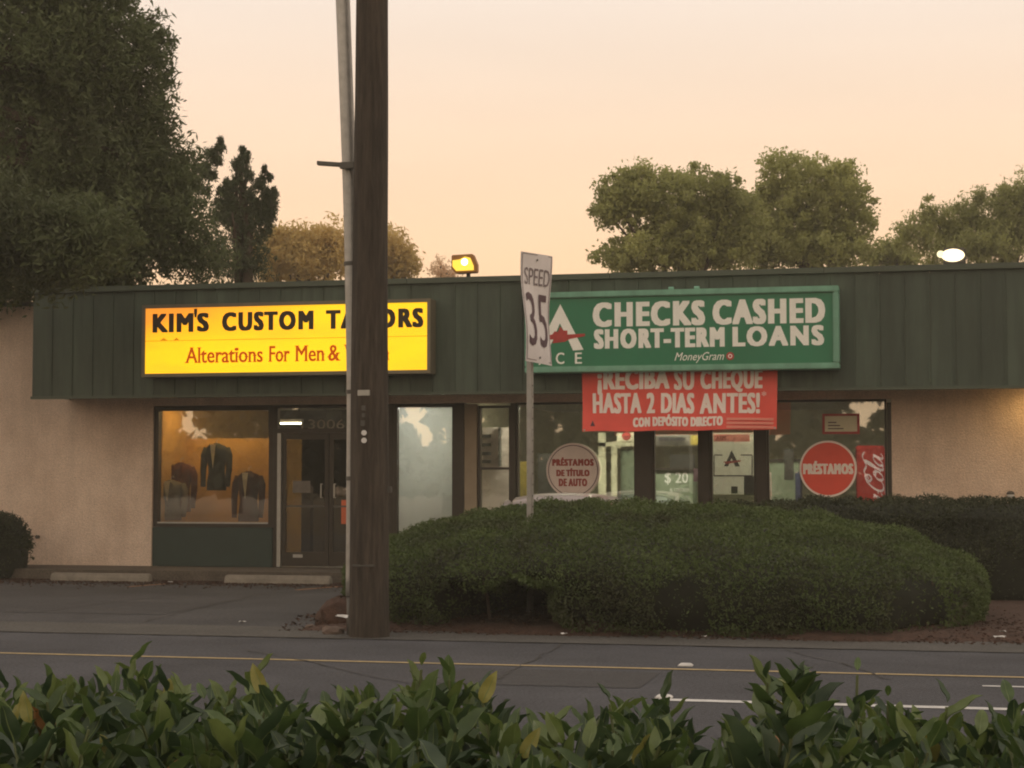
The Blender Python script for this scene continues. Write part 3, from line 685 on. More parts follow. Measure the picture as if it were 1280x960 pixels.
for w__, l, r_, t0 in (('¡RECIBA', 749, 838, 460.5), ('SU', 845, 869, 461), ('CHEQUE', 878, 953, 461)): btext(w__, l, t0, r_, {'SU': 487.5, 'CHEQUE': 490.5}.get(w__, 493.5), M['bannerw'], .048)
for w__, l, r_ in (('HASTA', 742, 803), ('2', 811, 820), ('DIAS', 829, 869), ('ANTES!', 877, 950)): btext(w__, l, 491, r_, 517, M['bannerw'], .05)
btext('*', 953, 489, 959, 495, M['bannerw'], .01)
btext('CON DEPÓSITO DIRECTO', 793, 518, 905, 533, M['bannerw'], .06)
for yy in (524, 529, 534):
    a = [(910, yy-1.6), (968, yy-1.6), (968, yy+1.6), (910, yy+1.6)]
    vv = []
    for (px_, py_) in a:
        U = (px_-728)/244; bot = 539.5-3*U; top = 455-3*U; vv.append(bpos(U, (bot-py_)/(bot-top), .006))
    MB().add(vv, [(3, 2, 1, 0)]).build('fine_print', M['bannerp'], bn)
a = [(738, 533), (744, 533), (741, 526)]
vv = []
for (px_, py_) in a:
    U = (px_-728)/244; vv.append(bpos(U, (539.5-3*U-py_)/84.5, .006))
MB().add(vv, [(0, 1, 2)]).build('corner_mark', M['maroon'], bn)
for u, v_ in ((.01, .02), (.99, .02), (.01, .98), (.99, .98)):
    q = bpos(u, v_, .008); MB().disc((q.x, q.z), .014, 12, q.y, .003).build('grommet', M['alu'], bn)

# ------------------------------------------------------------------ roof flood lights
q = P(583, 346, FY+.1)
fl = thing('flood_light', 'amber lit flood light on the roof edge between the two box signs', 'flood light', (q.x, FY+.1, 4.42), 'flood lights on the roof edge')
u = 1/86.
cx, cz = q.x, P(583, 332, FY+.1).z
MB().tube([(cx+.03, FY+.1, 4.44), (cx+.03, FY+.1, cz-.06)], .03, 10).build('bracket', M['dsteel'], fl)
hs = mat('glow-tinted housing', (.36, .17, .05), .6, metal=.2)  # the lamp's glow on the housing is put into this orange-brown colour
f0 = [(cx-.185, cz+.14), (cx+.13, cz+.15), (cx+.19, cz+.0), (cx+.19, cz-.12), (cx-.12, cz-.13), (cx-.185, cz-.06)]
f1 = [(cx+(a-cx)*.7, cz+(b-cz)*.7) for a, b in f0]
mb = MB(); mb.rings([[(a, FY-.06, b) for a, b in f0], [(a, FY+.08, b) for a, b in f0], [(a, FY+.24, b) for a, b in f1]]); mb.build('lamp_housing', hs, fl, bevel=.01)
MB().prism([(cx-.165, cz+.06), (cx-.06, cz+.07), (cx+.02, cz+.11), (cx+.10, cz+.09), (cx+.15, cz-.03), (cx+.15, cz-.09), (cx-.11, cz-.095), (cx-.165, cz-.03)], FY-.072, FY-.062).build('lamp_lens', emis('amber lens', (1, .66, .08), 1.45), fl)
bm = bmesh.new(); bmesh.ops.create_uvsphere(bm, u_segments=12, v_segments=8, radius=.05); bmesh.ops.translate(bm, verts=bm.verts, vec=(cx+.02, FY-.09, cz+.03)); me = bpy.data.meshes.new('bulb'); bm.to_mesh(me); bm.free(); me.materials.append(emis('bulb white', (1, .95, .65), 4)); link(bpy.data.objects.new('bulb', me), fl)
q = P(1191, 320, FY+.25)
f2 = thing('flood_light', 'bright white lit flood light on the roof at the right', 'flood light', (q.x, FY+.25, 4.42), 'flood lights on the roof edge')
B(q.x-.13, q.x+.17, FY+.18, FY+.34, q.z-.12, q.z+.11).build('lamp_housing', M['dsteel'], f2, bevel=.02)
MB().tube([(q.x, FY+.26, 4.34), (q.x, FY+.26, q.z-.10)], .025, 8).build('bracket', M['dsteel'], f2)
mb = MB(); mb.rings([[(q.x+r_*1.25*math.cos(a), FY+.17-dy, q.z+r_*.72*math.sin(a)) for a in [i*math.pi/10 for i in range(20)]] for dy, r_ in ((0, .125), (.02, .12), (.0, .075))], cap=False); mb.build('lamp_glow_ring', emis('warm reflector glow', (1, .80, .5), 2.4), f2, smooth=True)  # ring emits by itself, standing in for bulb light and soft glow
MB().rings([[(q.x+r_*1.2*math.cos(a), FY+.16-dy, q.z+.01+r_*.75*math.sin(a)) for a in [i*math.pi/10 for i in range(20)]] for dy, r_ in ((0, .082), (.03, .07), (.06, .03))]).build('lamp_lens', emis('white lens', (1, .95, .80), 6), f2, smooth=True)
MB().rings([[(q.x-.165+r_*math.cos(a), FY+.17-dy, q.z+.02+r_*math.sin(a)) for a in [i*math.pi/8 for i in range(16)]] for dy, r_ in ((0, .05), (.03, .03))]).build('lamp_lens', emis('side lens', (1, .85, .5), 1.6), f2, smooth=True)

# ------------------------------------------------------------------ garments in the tailor window
def jacket(px, pyt, pyb, wpx, Y, m, label, shirt=True, m2=None, name='suit_jacket'):
    t = P(px, pyt, Y); b = P(px, pyb, Y); H_ = t.z-b.z; w_ = wpx/82/2; cx = t.x
    r = thing(name, label, 'jacket', (cx, Y, b.z), 'clothes shown in the tailor window')
    rings = []
    for k, (h, ww, dd) in enumerate(((0, .72, .12), (.12, .72, .13), (.4, .60, .12), (.62, .68, .14), (.84, .84, .13), (.90, .84, .11), (.94, .62, .09), (.98, .26, .07), (1.0, .18, .05))):
        rings.append([(cx+w_*ww*math.cos(a), Y+dd*math.sin(a), b.z+H_*h) for a in [i*math.pi/10 for i in range(20)]])
    MB().rings(rings).build('jacket_body', m, r, smooth=True)
    for s_ in (-1, 1):
        MB().tube([(cx+s_*w_*.78, Y, b.z+H_*.90), (cx+s_*w_*.95, Y, b.z+H_*.74), (cx+s_*w_*1.0, Y-.02, b.z+H_*.45), (cx+s_*w_*.95, Y-.05, b.z+H_*.08)], [.05, .06, .05, .04], 12).build('sleeve', m, r, smooth=True)
        MB().prism([(cx+s_*w_*.24, b.z+H_*.97), (cx+s_*w_*.40, b.z+H_*.92), (cx+s_*w_*.46, b.z+H_*.76), (cx+s_*w_*.03, b.z+H_*.42)], Y-.175, Y-.155).build('lapel', m2 or m, r)
    if shirt:
        MB().prism([(cx-w_*.27, b.z+H_*.97), (cx+w_*.27, b.z+H_*.97), (cx, b.z+H_*.44)], Y-.153, Y-.14).build('shirt_front', M['shirt'], r)
    for k in range(2): MB().disc((cx+.012, b.z+H_*(.36-.12*k)), .012, 10, Y-.157, .006).build('button', M['black'], r)
    MB().tube([(cx, Y, b.z+H_*.99), (cx, Y, b.z+H_*1.06), (cx+.03, Y, b.z+H_*1.1), (cx+.05, Y, b.z+H_*1.06)], .006, 6).build('hanger_hook', M['alu'], r)
jacket(271, 554, 613, 36, YF+.75, M['suit1'], 'charcoal jacket hanging highest in the middle of the tailor window')
jacket(311, 589, 652, 38, YF+.6, M['suit2'], 'dark maroon jacket standing low at the right of the tailor window')
jacket(226, 578, 640, 40, YF+.8, M['suit3'], 'rust red jacket at the back left of the tailor window', shirt=False)
jacket(214, 600, 650, 40, YF+.5, M['blouse'], 'grey blouse in front of the rust red jacket in the tailor window', shirt=True, name='blouse')
# things in the tailor shop behind the door
q = P(377, 612, YF+1.6); B(q.x-.3, q.x+.22, YF+1.4, YF+1.8, IZ, q.z-.06).build('serving_counter', M['infloor'])
tag(bpy.data.objects['serving_counter'], 'dark counter inside behind the left door leaf', 'counter')
tag(MB().rings([[(q.x+a_, YF+1.6+b_, q.z-.058+h) for a_, b_ in ((-.17*s_, -.1), (.17*s_, -.1), (.17*s_, .1), (-.17*s_, .1))] for h, s_ in ((0, 1), (.1, 1), (.16, .6))]).build('cash_register', M['discw'], bevel=.01), 'pale till machine on the counter behind the left door leaf', 'till')
q = P(420, 612, YF+1.6); tag(MB().rings([[(q.x+a_, YF+1.6+b_, q.z-.10+h) for a_, b_ in ((-.2*s_, -.1), (.2*s_, -.1), (.2*s_, .1), (-.2*s_, .1))] for h, s_ in ((-.01, .9), (.08, 1), (.14, .7))]).build('folded_cloth', M['discw'], bevel=.02), 'pale folded cloth seen behind the right door leaf', 'cloth')
B(q.x-.3, q.x+.4, YF+1.35, YF+1.85, IZ, q.z-.112).build('work_table', M['infloor']); tag(bpy.data.objects['work_table'], 'dark work table behind the right door leaf', 'table')

# ------------------------------------------------------------------ loan shop signs and interior
GY = YF+.03
def disc_sign(px, py, rpx, face, ring, label):
    c = P(px, py, GY); r = thing('round_sign', label, 'sign', (c.x, GY, c.z-rpx/84), 'round signs in the loan shop windows')
    R0 = rpx/84.5
    MB().disc((c.x, c.z), R0, 48, GY-.012, .02).build('sign_plate', ring, r)
    MB().disc((c.x, c.z), R0*.93, 48, GY-.016, .003).build('sign_face', face, r)
    return r, c, R0
r, c, R0 = disc_sign(1035, 586, 34.5, M['red'], M['bannerw'], 'red round window sign reading PRÉSTAMOS left of the vending machine')
letters('PRÉSTAMOS', box_at(1004.5, 576, 1066, 593, GY), GY-.018, M['bannerw'], r, off=.07)
r, c, R0 = disc_sign(716.5, 588, 34.5, M['discw'], M['discw'], 'pale round window sign with three red lines behind the speed sign post')
MB().disc((c.x, c.z), R0*.93, 48, GY-.018, .003, r2=R0*.90).build('sign_ring', M['maroon'], r)
rd = mat('faded red print', (.30, .05, .04), .7)
letters('PRÉSTAMOS', box_at(691, 571.5, 742, 582.5, GY), GY-.018, rd, r, off=.08)
letters('DE TÍTULO', box_at(696, 585, 737, 595.5, GY), GY-.018, rd, r, off=.08)
letters('DE AUTO', box_at(699, 598, 734, 608, GY), GY-.018, rd, r, off=.08)
# poster with red frame
def poster(l, t, r_, b, Y, face, edge, label, name='poster', ew=.035):
    x0, x1, z0, z1 = box_at(l, t, r_, b, Y); r = thing(name, label, 'poster', ((x0+x1)/2, Y, z0))
    mb = MB(); mb.box(x0, x1, Y-.004, Y+.006, z0, z0+ew); mb.box(x0, x1, Y-.004, Y+.006, z1-ew, z1); mb.box(x0, x0+ew, Y-.004, Y+.006, z0+ew, z1-ew); mb.box(x1-ew, x1, Y-.004, Y+.006, z0+ew, z1-ew)
    mb.build('poster_border', edge, r); B(x0+ew, x1-ew, Y-.002, Y+.005, z0+ew, z1-ew).build('poster_sheet', face, r)
    return r, (x0, x1, z0, z1)
r, bx = poster(1028, 517, 1074.5, 542.5, YF+.09, M['incream'], M['sred'], 'cream notice with red border high in the right window')
for k in range(3): B(bx[0]+.08, bx[0]+.3-.05*k, YF+.083, YF+.085, bx[2]+.07+.045*k, bx[2]+.085+.045*k).build('text_line', M['maroon'], r)
# cream panel with the A mark
r, bx = poster(888, 541, 944, 618, YF+.35, M['creamglow'], M['creamglow'], 'cream panel with a black A mark in the loan shop')
Yp = YF+.33
def q2(px, py): a = P(px, py, Yp); return (a.x, a.z)
MB().prism([q2(914.5, 563), q2(925, 583), q2(919, 583), q2(914.5, 572.5), q2(910, 583), q2(905, 583)], Yp, Yp+.004).build('letter_mark', M['black'], r)
MB().prism([q2(904, 577), q2(926, 575), q2(926, 577), q2(908, 580)], Yp-.003, Yp-.001).build('red_strike', M['sred'], r)
MB().prism([q2(892, 543), q2(937, 543), q2(937, 552), q2(892, 552)], Yp, Yp+.004).build('red_label', M['bannerp'], r)
letters('ATM', box_at(895, 544.5, 907, 550.5, Yp), Yp-.002, M['sred'], r, off=.03)
for a, b, c_, d in ((893, 568, 903, 569.5), (926, 568, 940, 569.5), (893, 594, 940, 595.5), (892, 569, 893.3, 595), (939.5, 569, 940.8, 595)):
    MB().prism([q2(a, b), q2(c_, b), q2(c_, d), q2(a, d)], Yp, Yp+.003).build('outline_bar', M['maroon'], r)
MB().prism([q2(930, 595), q2(945, 595), q2(945, 619), q2(930, 619)], Yp-.004, Yp-.001).build('dark_corner', M['indark'], r)
MB().prism([q2(914, 608), q2(922, 608), q2(922, 617), q2(914, 617)], Yp-.004, Yp-.001).build('dark_square', M['indark'], r)
# small hanging sign board
r, bx = poster(817, 543, 875, 557, YF+.5, M['blouse'], M['blouse'], 'long grey board with a yellow end hung behind the banner')
x0, x1, z0, z1 = box_at(863, 544, 874, 556, YF+.48); B(x0, x1, YF+.48, YF+.484, z0, z1).build('yellow_end', M['yellowobj'], r)
x0, x1, z0, z1 = box_at(823, 547, 856, 551, YF+.48); B(x0, x1, YF+.48, YF+.484, z0, z1).build('text_line', M['black'], r)
# counters, monitors, frames inside
def inner(name, l, t, r_, b, Y, dp, m, label, cat, bevel=.01):
    x0, x1, z0, z1 = box_at(l, t, r_, b, Y)
    if b > 690: z0 = IZ
    r = thing(name, label, cat, ((x0+x1)/2, Y, z0)); B(x0, x1, Y, Y+dp, z0, z1).build('body', m, r, bevel=bevel)
    return r, (x0, x1, z0, z1)
r, bx = inner('service_counter', 816, 588, 866, 700, YF+1.2, .6, M['ingreen'], 'green grey service counter with white print behind the banner', 'counter')
B(bx[0]-.03, bx[1]+.03, YF+1.15, YF+1.85, bx[3]+.002, bx[3]+.04).build('counter_top', M['bronze'], r)
letters('$ 20', box_at(831, 590, 860, 606, YF+1.19), YF+1.19, M['white'], r, off=.02); letters('AL CONTADO', box_at(837, 610, 861, 615, YF+1.19), YF+1.19, M['white'], r, off=.03)
r, bx = inner('computer_screen', 837, 568, 868, 585, YF+1.6, .05, M['indark'], 'dark computer screen on the green grey counter', 'screen')
B((bx[0]+bx[1])/2-.04, (bx[0]+bx[1])/2+.04, YF+1.65, YF+1.75, bx[2]-.06, bx[2]+.05).build('stand', M['indark'], r)
r, bx = inner('brochure_rack', 866.5, 586, 874, 602, YF+.8, .1, M['maroon'], 'small dark red leaflet rack right of the service counter', 'rack')
r, bx = inner('reception_counter', 960, 577, 1000, 700, YF+2.0, .6, M['ingreen'], 'dark green counter seen between the cream panel and the red disc', 'counter')
B(bx[0]-.03, bx[1]+.03, YF+1.95, YF+2.65, bx[3]+.002, bx[3]+.04).build('counter_top', M['bronze'], r)
r, bx = inner('wall_screen', 980, 561, 992, 600, YF+1.4, .06, M['indark'], 'narrow dark screen standing behind the right window', 'screen')
r, bx = inner('blue_chair', 994, 590, 1001, 640, YF+.8, .4, M['blue'], 'dark blue chair back edge left of the red disc', 'chair')
r, bx = inner('white_stand', 958.5, 590, 964, 640, YF+.5, .1, M['discw'], 'thin white stand at the left of the right window', 'stand')
# white door frame group behind the pale disc
r = thing('inner_door', 'white framed inner door with green glass behind the pale disc', 'door', (X(770, YF+2), YF+2, IZ))
mb = MB()
for l, t_, r_, b in ((748, 541, 757, 640), (764, 552, 771, 640), (748, 553, 794, 558), (771, 541, 776, 560)):
    x0, x1, z0, z1 = box_at(l, t_, r_, b, YF+2.0); mb.box(x0, x1, YF+2+.001*l % .01, YF+2.06, z0, z1)
mb.build('white_frame', M['incream'], r)
x0, x1, z0, z1 = box_at(776, 562, 794, 640, YF+2.2); B(x0, x1, YF+2.2, YF+2.25, z0, z1).build('green_glass', M['ingreen'], r)
r, bx = inner('notice_board', 771, 541, 793, 552, YF+1.5, .03, M['incream'], 'cream notice with a red patch above the inner door', 'notice')
c_ = P(783, 545, YF+1.49); MB().disc((c_.x, c_.z), .07, 16, YF+1.49, .004).build('red_patch', M['sred'], r)
r, bx = inner('dark_cabinet', 672, 567, 690, 640, YF+1.0, .5, M['indark'], 'dark cabinet between the sign post and the pale disc', 'cabinet')
r, bx = inner('yellow_board', 645, 577, 660, 640, YF+.6, .04, M['yellowobj'], 'olive yellow board leaning inside left of the sign post', 'board')
# shelf unit behind the narrow window
r = thing('leaflet_shelf', 'pale shelf unit with slots behind the narrow window', 'shelf', (X(605, YF+.6), YF+.6, IZ))
Ys = YF+.5
x0, x1, z0, z1 = box_at(598, 534, 637, 583, Ys)
B(x0, x1, Ys+.1, Ys+.14, .5, z1).build('back_panel', M['discw'], r)
for yy in (545, 556, 567, 577):
    a0, a1, b0, b1 = box_at(599, yy-2, 612, yy+2, Ys); B(a0, a1, Ys, Ys+.098, b0, b1).build('shelf_slot', M['indark'], r)
a0, a1, b0, b1 = box_at(623, 534, 625, 583, Ys); B(a0, a1, Ys, Ys+.098, b0, b1).build('upright', M['dsteel'], r)

# vending machine
VY = YF+.35
x0, x1, z0, z1 = box_at(1070, 557, 1106, 700, VY); z0 = IZ
vm = thing('vending_machine', 'red cola vending machine with white script behind the right window', 'vending machine', ((x0+x1)/2, VY, z0))
B(x0, x1, VY, VY+.75, z0, z1).build('cabinet', M['coke'], vm, bevel=.02)
B(x0-.0, x0+.02, VY-.008, VY-.001, z0+.1, z1-.04).build('edge_trim', mat('vending trim', (.3, .03, .03), .4), vm)
B(x0+.12, x1-.12, VY-.012, VY-.001, z0+.18, z0+.42).build('delivery_slot', M['black'], vm)
# script lettering: strokes in (s along text, t up); s -> +z, t -> -x
def ribbon(mb, pts, wd, Y, fmap):
    c = catmull([(a, b, 0) for a, b in pts], 7); n = len(c); L_ = []; R_ = []
    for i, p in enumerate(c):
        t = (c[min(i+1, n-1)]-c[max(i-1, 0)]); ang = math.atan2(t.y, t.x)
        w_ = wd*(.55+.75*abs(math.sin(ang-.35)))*(.5+.5*min(1, 4*min(i, n-1-i)/n+.35))
        nn = Vector((-t.y, t.x, 0)).normalized()*w_
        L_.append(p+nn); R_.append(p-nn)
    v = [(*fmap(p.x, p.y)[:1], Y, fmap(p.x, p.y)[1]) for p in L_+R_]
    mb.add(v, [(i, i+1, n+i+1, n+i) for i in range(n-1)])
xr = X(1104, VY, 580); base_z = Z(1088, 642, VY); su = (Z(1088, 568, VY)-base_z)/4.05; tu = (X(1104, VY)-X(1076, VY))/1.9
def fm_(s_, t): s_ = s_+.30*t; return (xr-t*tu, base_z+s_*su)
mb = MB()
bigC = [(.95, 1.25), (.75, 1.55), (.40, 1.35), (.12, .75), (.15, .15), (.50, -.02), (.90, .25)]
oo = [(.30, .82), (.05, .45), (.15, .05), (.42, .1), (.58, .5), (.42, .82), (.25, .75), (.42, .62), (.7, .72)]
aa = [(.60, .78), (.30, .80), (.06, .40), (.15, .04), (.42, .25), (.62, .82), (.55, .2), (.70, .02), (.9, .2)]
ll = [(.0, .2), (.28, .9), (.38, 1.45), (.28, 1.5), (.15, .8), (.15, .1), (.35, .02), (.5, .2)]
cc_ = [(.55, .70), (.35, .82), (.08, .45), (.15, .05), (.40, .02), (.62, .25)]
def put(st_, dx): ribbon(mb, [(a+dx, b) for a, b in st_], .062, VY-.006, fm_)
put(bigC, -1.6); put(oo, -.75); put(cc_, -.15); put(aa, .42)
put([(1.2, .45), (1.45, .5)], .02); put(bigC, 1.35)
put([(2.0, 1.2), (2.35, 1.62), (2.85, 1.45), (3.35, 1.75), (3.75, 1.60)], 0)
put([(2.05, 1.55), (1.85, 1.2), (2.15, 1.0), (2.3, 1.3)], 0)
put(oo, 2.15); put(ll, 2.80); put(aa, 3.15)
put([(1.0, -.22), (1.6, -.05), (2.0, -.25), (2.5, -.12)], -.9)
mb.build('script_lettering', M['cokew'], vm)

# ------------------------------------------------------------------ utility pole
PB = G(461, 796); PYd = PB.y
def at_y(px, py, Y=PYd): return P(px, py, Y)
up = thing('utility_pole', 'thick dark wooden utility pole with a pale pipe up its left side', 'utility pole', (PB.x, PYd, 0))
sc = 130.
mb = MB(); pts = []; rad = []
lv = [(830, 461.5, 26.5), (795, 461.5, 25.5), (740, 461.5, 24.6), (600, 462, 24), (480, 462, 23.2), (300, 463, 21.8), (150, 464, 20.8), (0, 465, 19.8), (-300, 467, 18), (-600, 469, 16.5)]
for py, px, r_ in lv:
    q = P(px, py, PYd); pts.append((q.x, PYd, q.z)); dd = (q-O).dot(CR @ Vector((0, 0, -1))); rad.append(r_*dd/FPX)
c = catmull(pts, 6); rd_ = np.interp(np.linspace(0, len(pts)-1, len(c)), range(len(pts)), rad)
n = 40; rr = []
for i, p in enumerate(c):
    rr.append([(p.x+rd_[i]*(1+.012*math.sin(7*a+p.z)+.01*math.sin(13*a+2*p.z)+.008*math.sin(23*a))*math.cos(a), p.y+rd_[i]*(1+.012*math.sin(7*a+p.z))*math.sin(a), p.z) for a in [j*2*math.pi/n for j in range(n)]])
mb.rings(rr).build('pole_shaft', M['wood'], up, smooth=True)
# pipe riser
pc = [(790, 440.5, 7), (745, 440.2, 8), (600, 441.2, 8.2), (480, 441.6, 8.3), (300, 438.7, 8.5), (200, 436, 8.6), (0, 428.6, 8.7), (-300, 418, 8.7)]
pts = []; rad = []
for py, px, r_ in pc:
    q = P(px, py, PYd+.16); pts.append(q); rad.append(r_*(q-O).length/FPX)
c = catmull(pts[1:], 6); rd_ = list(np.interp(np.linspace(0, len(pts)-2, len(c)), range(len(pts)-1), rad[1:]))
MB().tube(c, rd_, 20).build('riser_pipe', M['steel'], up, smooth=True)
MB().tube([(pts[0].x, pts[0].y, -.05), pts[1]], [rad[0], rad[0]], 16).build('pipe_foot', M['dsteel'], up, smooth=True)
for k in (330, 490, 598):
    q0 = P(441.6 if k != 330 else 439, k, PYd+.16); MB().tube([(q0.x, q0.y, q0.z-.02), (q0.x, q0.y, q0.z+.02)], rad[2]*1.12, 16).build('pipe_coupling', M['dsteel'], up)
a = P(397, 204, PYd+.16); b = P(441, 207, PYd+.05); MB().obox((a+b)/2, (b-a).normalized(), Vector((0, 1, 0)), Vector((0, 0, 1)), (b-a).length/2, .03, .02).build('standoff_bracket', M['dsteel'], up, bevel=.004)
q = P(436, 207, PYd+.07); B(q.x-.08, q.x+.12, PYd+.02, PYd+.06, q.z-.035, q.z+.03).build('pipe_strap', M['dsteel'], up, bevel=.005)
yf_ = PYd-.185
def on_pole(name, px, py, w_, h_, m, dy=0):
    q = P(px, py, yf_+dy); return B(q.x-w_/2, q.x+w_/2, yf_+dy-.005, yf_+dy+.05, q.z-h_/2, q.z+h_/2).build(name, m, up, bevel=.003)
on_pole('number_tag', 454.5, 491, .12, .055, M['alu'])
for py, s_, m in ((510, .05, 'steel'), (519, .04, 'steel'), (529, .055, 'steel')): on_pole('metal_letter', 453.5+random.uniform(-1, 1), py, s_*.8, s_, M['dsteel'])
for py in (541, 550.5):
    q = P(455, py, yf_); MB().disc((q.x, q.z), .026, 16, yf_-.005, .05).build('round_tag', M['white'], up)
on_pole('lower_strap', 454, 707, .22, .02, M['dsteel']); on_pole('ground_strip', 455.5, 740, .022, .44, M['steel'], .005)
q = P(485, 612, PYd); B(q.x-.03, q.x+.035, PYd-.03, PYd+.03, q.z-.03, q.z+.03).build('bolt_head', M['dsteel'], up, bevel=.005)

# ------------------------------------------------------------------ speed sign
SB = G(668, 773); sd = SB.y
ss = thing('speed_sign', 'white speed sign reading SPEED 35 turned almost edge on, on a square steel post', 'road sign', (SB.x, sd, 0))
post = MB(); top = P(669, 320, sd)
q = P(668, 773, sd)

# plate frame: left edge nearer; corner rays
dl = sd-.40; 
TL, BL = P(651.5, 314, dl), P(656.5, 451, dl); dr = dl+.74
TR, BR = P(685, 321, dr), P(684.5, 458, dr)
TL.z; 
nrm = (TR-TL).cross(BL-TL).normalized()
if nrm.y > 0: nrm = -nrm
def pl(u, v, off=0):
    q = (TL.lerp(TR, u)).lerp(BL.lerp(BR, u), 1-v); bend = .02*math.sin(v*6+u*2)-.015*math.cos(u*math.pi); return q+nrm*(bend+off+.02)
pd = Vector((nrm.x, nrm.y, 0)).normalized(); pc_ = Vector((SB.x, sd, 0))-pd*.05; post.obox(pc_+Vector((0, 0, top.z/2-.03)), Vector((-pd.y, pd.x, 0)), pd, Vector((0, 0, 1)), .03, .03, top.z/2+.03); post.build('sign_post', M['steel'], ss, bevel=.005)
nx, ny = 12, 20; v = []
for side in (0, 1):
    v += [pl(i/nx, j/ny, -.003*side) for j in range(ny+1) for i in range(nx+1)]
k = (nx+1)*(ny+1)
f = [(j*(nx+1)+i, j*(nx+1)+i+1, (j+1)*(nx+1)+i+1, (j+1)*(nx+1)+i) for j in range(ny) for i in range(nx)]
f += [tuple(reversed([a+k for a in q])) for q in f]
MB().add(v, f).build('sign_plate', M['signwhite'], ss, smooth=True)
for k in range(30):
    z_ = .25+k*.12
    if z_ < top.z-1.35:
        hc = pc_+pd*.0305+Vector((0, 0, z_)); MB().tube([hc, hc+pd*.002], .009, 8).build('post_hole', M['indark'], ss)
def ptext(s_, u0, u1, v0, v1, off=.02, m=M['maroon']):
    q, fc = text_norm(s_)
    vv = [tuple(pl(u0+a*(u1-u0), v0+b*(v1-v0), .006)) for a, b in q]
    me = bpy.data.meshes.new('lettering'); me.from_pydata(vv, [], fc); me.materials.append(m); link(bpy.data.objects.new('lettering', me), ss)
ptext('SPEED', .12, .92, .71, .865, .004, mat('faded sign print', (.20, .16, .17), .6)); ptext('35', .12, .88, .15, .64, .01)
for a in ((.03, .97, .985, .992), (.03, .97, .02, .027), (.03, .05, .03, .982), (.95, .97, .03, .982)):
    MB().add([pl(a[0], a[2], .005), pl(a[1], a[2], .005), pl(a[1], a[3], .005), pl(a[0], a[3], .005)] if a[1]-a[0] > .5 else
             [pl(a[0], a[2]+(a[3]-a[2])*t/8, .005) for t in range(9)]+[pl(a[1], a[2]+(a[3]-a[2])*t/8, .005) for t in range(9)],
             [(0, 1, 2, 3)] if a[1]-a[0] > .5 else [(t, t+1, t+10, t+9) for t in range(8)]).build('border_line', mat('sign border', (.25, .2, .2), .6), ss)
for v_ in (.05, .94):
    q = pl(.48, v_, .008); MB().tube([q, q+nrm*.008], .012, 8).build('bolt', M['dsteel'], ss)

# ------------------------------------------------------------------ parked car behind the hedge
cp = P(721, 613, 23.3); cx = cp.x
CZ = -.05
car = thing('parked_car', 'grey sedan parked nose-in behind the big hedge, only its roof showing', 'car', (cx, 23.5, 0))
def sec(y, hw_, z0, z1, r_=.12, top=None):
    tw = top or hw_
    return [(cx-hw_, y, z0), (cx-hw_-.02, y, (z0+z1)/2), (cx-tw+.0, y, z1-r_*.5), (cx-tw+r_, y, z1), (cx, y, z1+.03), (cx+tw-r_, y, z1), (cx+tw, y, z1-r_*.5), (cx+hw_+.02, y, (z0+z1)/2), (cx+hw_, y, z0), (cx, y, z0)]
y0 = 20.95
MB().rings([sec(y0, .78, .35, .85), sec(y0+.1, .86, .28, .95), sec(y0+.9, .89, .22, 1.0), sec(y0+2.2, .90, .2, .95), sec(y0+3.3, .89, .2, .95), sec(y0+4.1, .85, .25, .85), sec(y0+4.3, .75, .35, .72)]).build('body', M['carpaint'], car, smooth=True, bevel=0)
MB().rings([sec(y0+.55, .74, .96, 1.0), sec(y0+1.15, .64, .9, 1.31, .16), sec(y0+1.7, .63, .9, 1.37, .16), sec(y0+2.3, .62, .9, 1.36, .16), sec(y0+3.2, .72, .9, .97)]).build('cabin_glass', M['carglass'], car, smooth=True)
rf = []
for y, hw_, z_ in ((y0+1.05, .60, 1.30), (y0+1.3, .61, 1.365), (y0+1.7, .60, 1.385), (y0+2.1, .58, 1.375), (y0+2.4, .56, 1.335)):
    rf.append([(cx-hw_-.06, y, z_-.09), (cx-hw_, y, z_-.02), (cx-hw_*.6, y, z_+.015), (cx, y, z_+.03), (cx+hw_*.6, y, z_+.015), (cx+hw_, y, z_-.02), (cx+hw_+.06, y, z_-.09), (cx, y, z_-.1)])
MB().rings(rf).build('roof', M['carpaint'], car, smooth=True)
for s_ in (-1, 1):
    MB().tube([(cx+s_*.76, y0+.45, .98), (cx+s_*.66, y0+1.1, 1.28)], .045, 8).build('rear_pillar', M['carpaint'], car, smooth=True)
    MB().tube([(cx+s_*.66, y0+2.35, 1.30), (cx+s_*.76, y0+3.2, .95)], .035, 8).build('front_pillar', M['carpaint'], car, smooth=True)
    B(cx+s_*.72-.13, cx+s_*.72+.13, y0-.01, y0+.06, .68, .82).build('tail_light', M['tail'], car, bevel=.02)
    B(cx+s_*.98-.09, cx+s_*.98+.09, y0+3.0, y0+3.1, .92, 1.05).build('mirror', M['carpaint'], car, bevel=.02)
    for yy in (y0+.85, y0+3.45):
        w0 = MB().tube([(cx+s_*.72, yy, .32), (cx+s_*.91, yy, .32)], .32, 24).build('wheel', M['rubber'], car, bevel=.02)
        MB().tube([(cx+s_*.90, yy, .32), (cx+s_*.925, yy, .32)], .2, 20).build('rim', M['alu'], w0, bevel=.01)
B(cx-.8, cx+.8, y0-.06, y0+.08, .36, .55).build('rear_bumper', M['carpaint'], car, bevel=.04)
car.scale = (1, 1, .945)

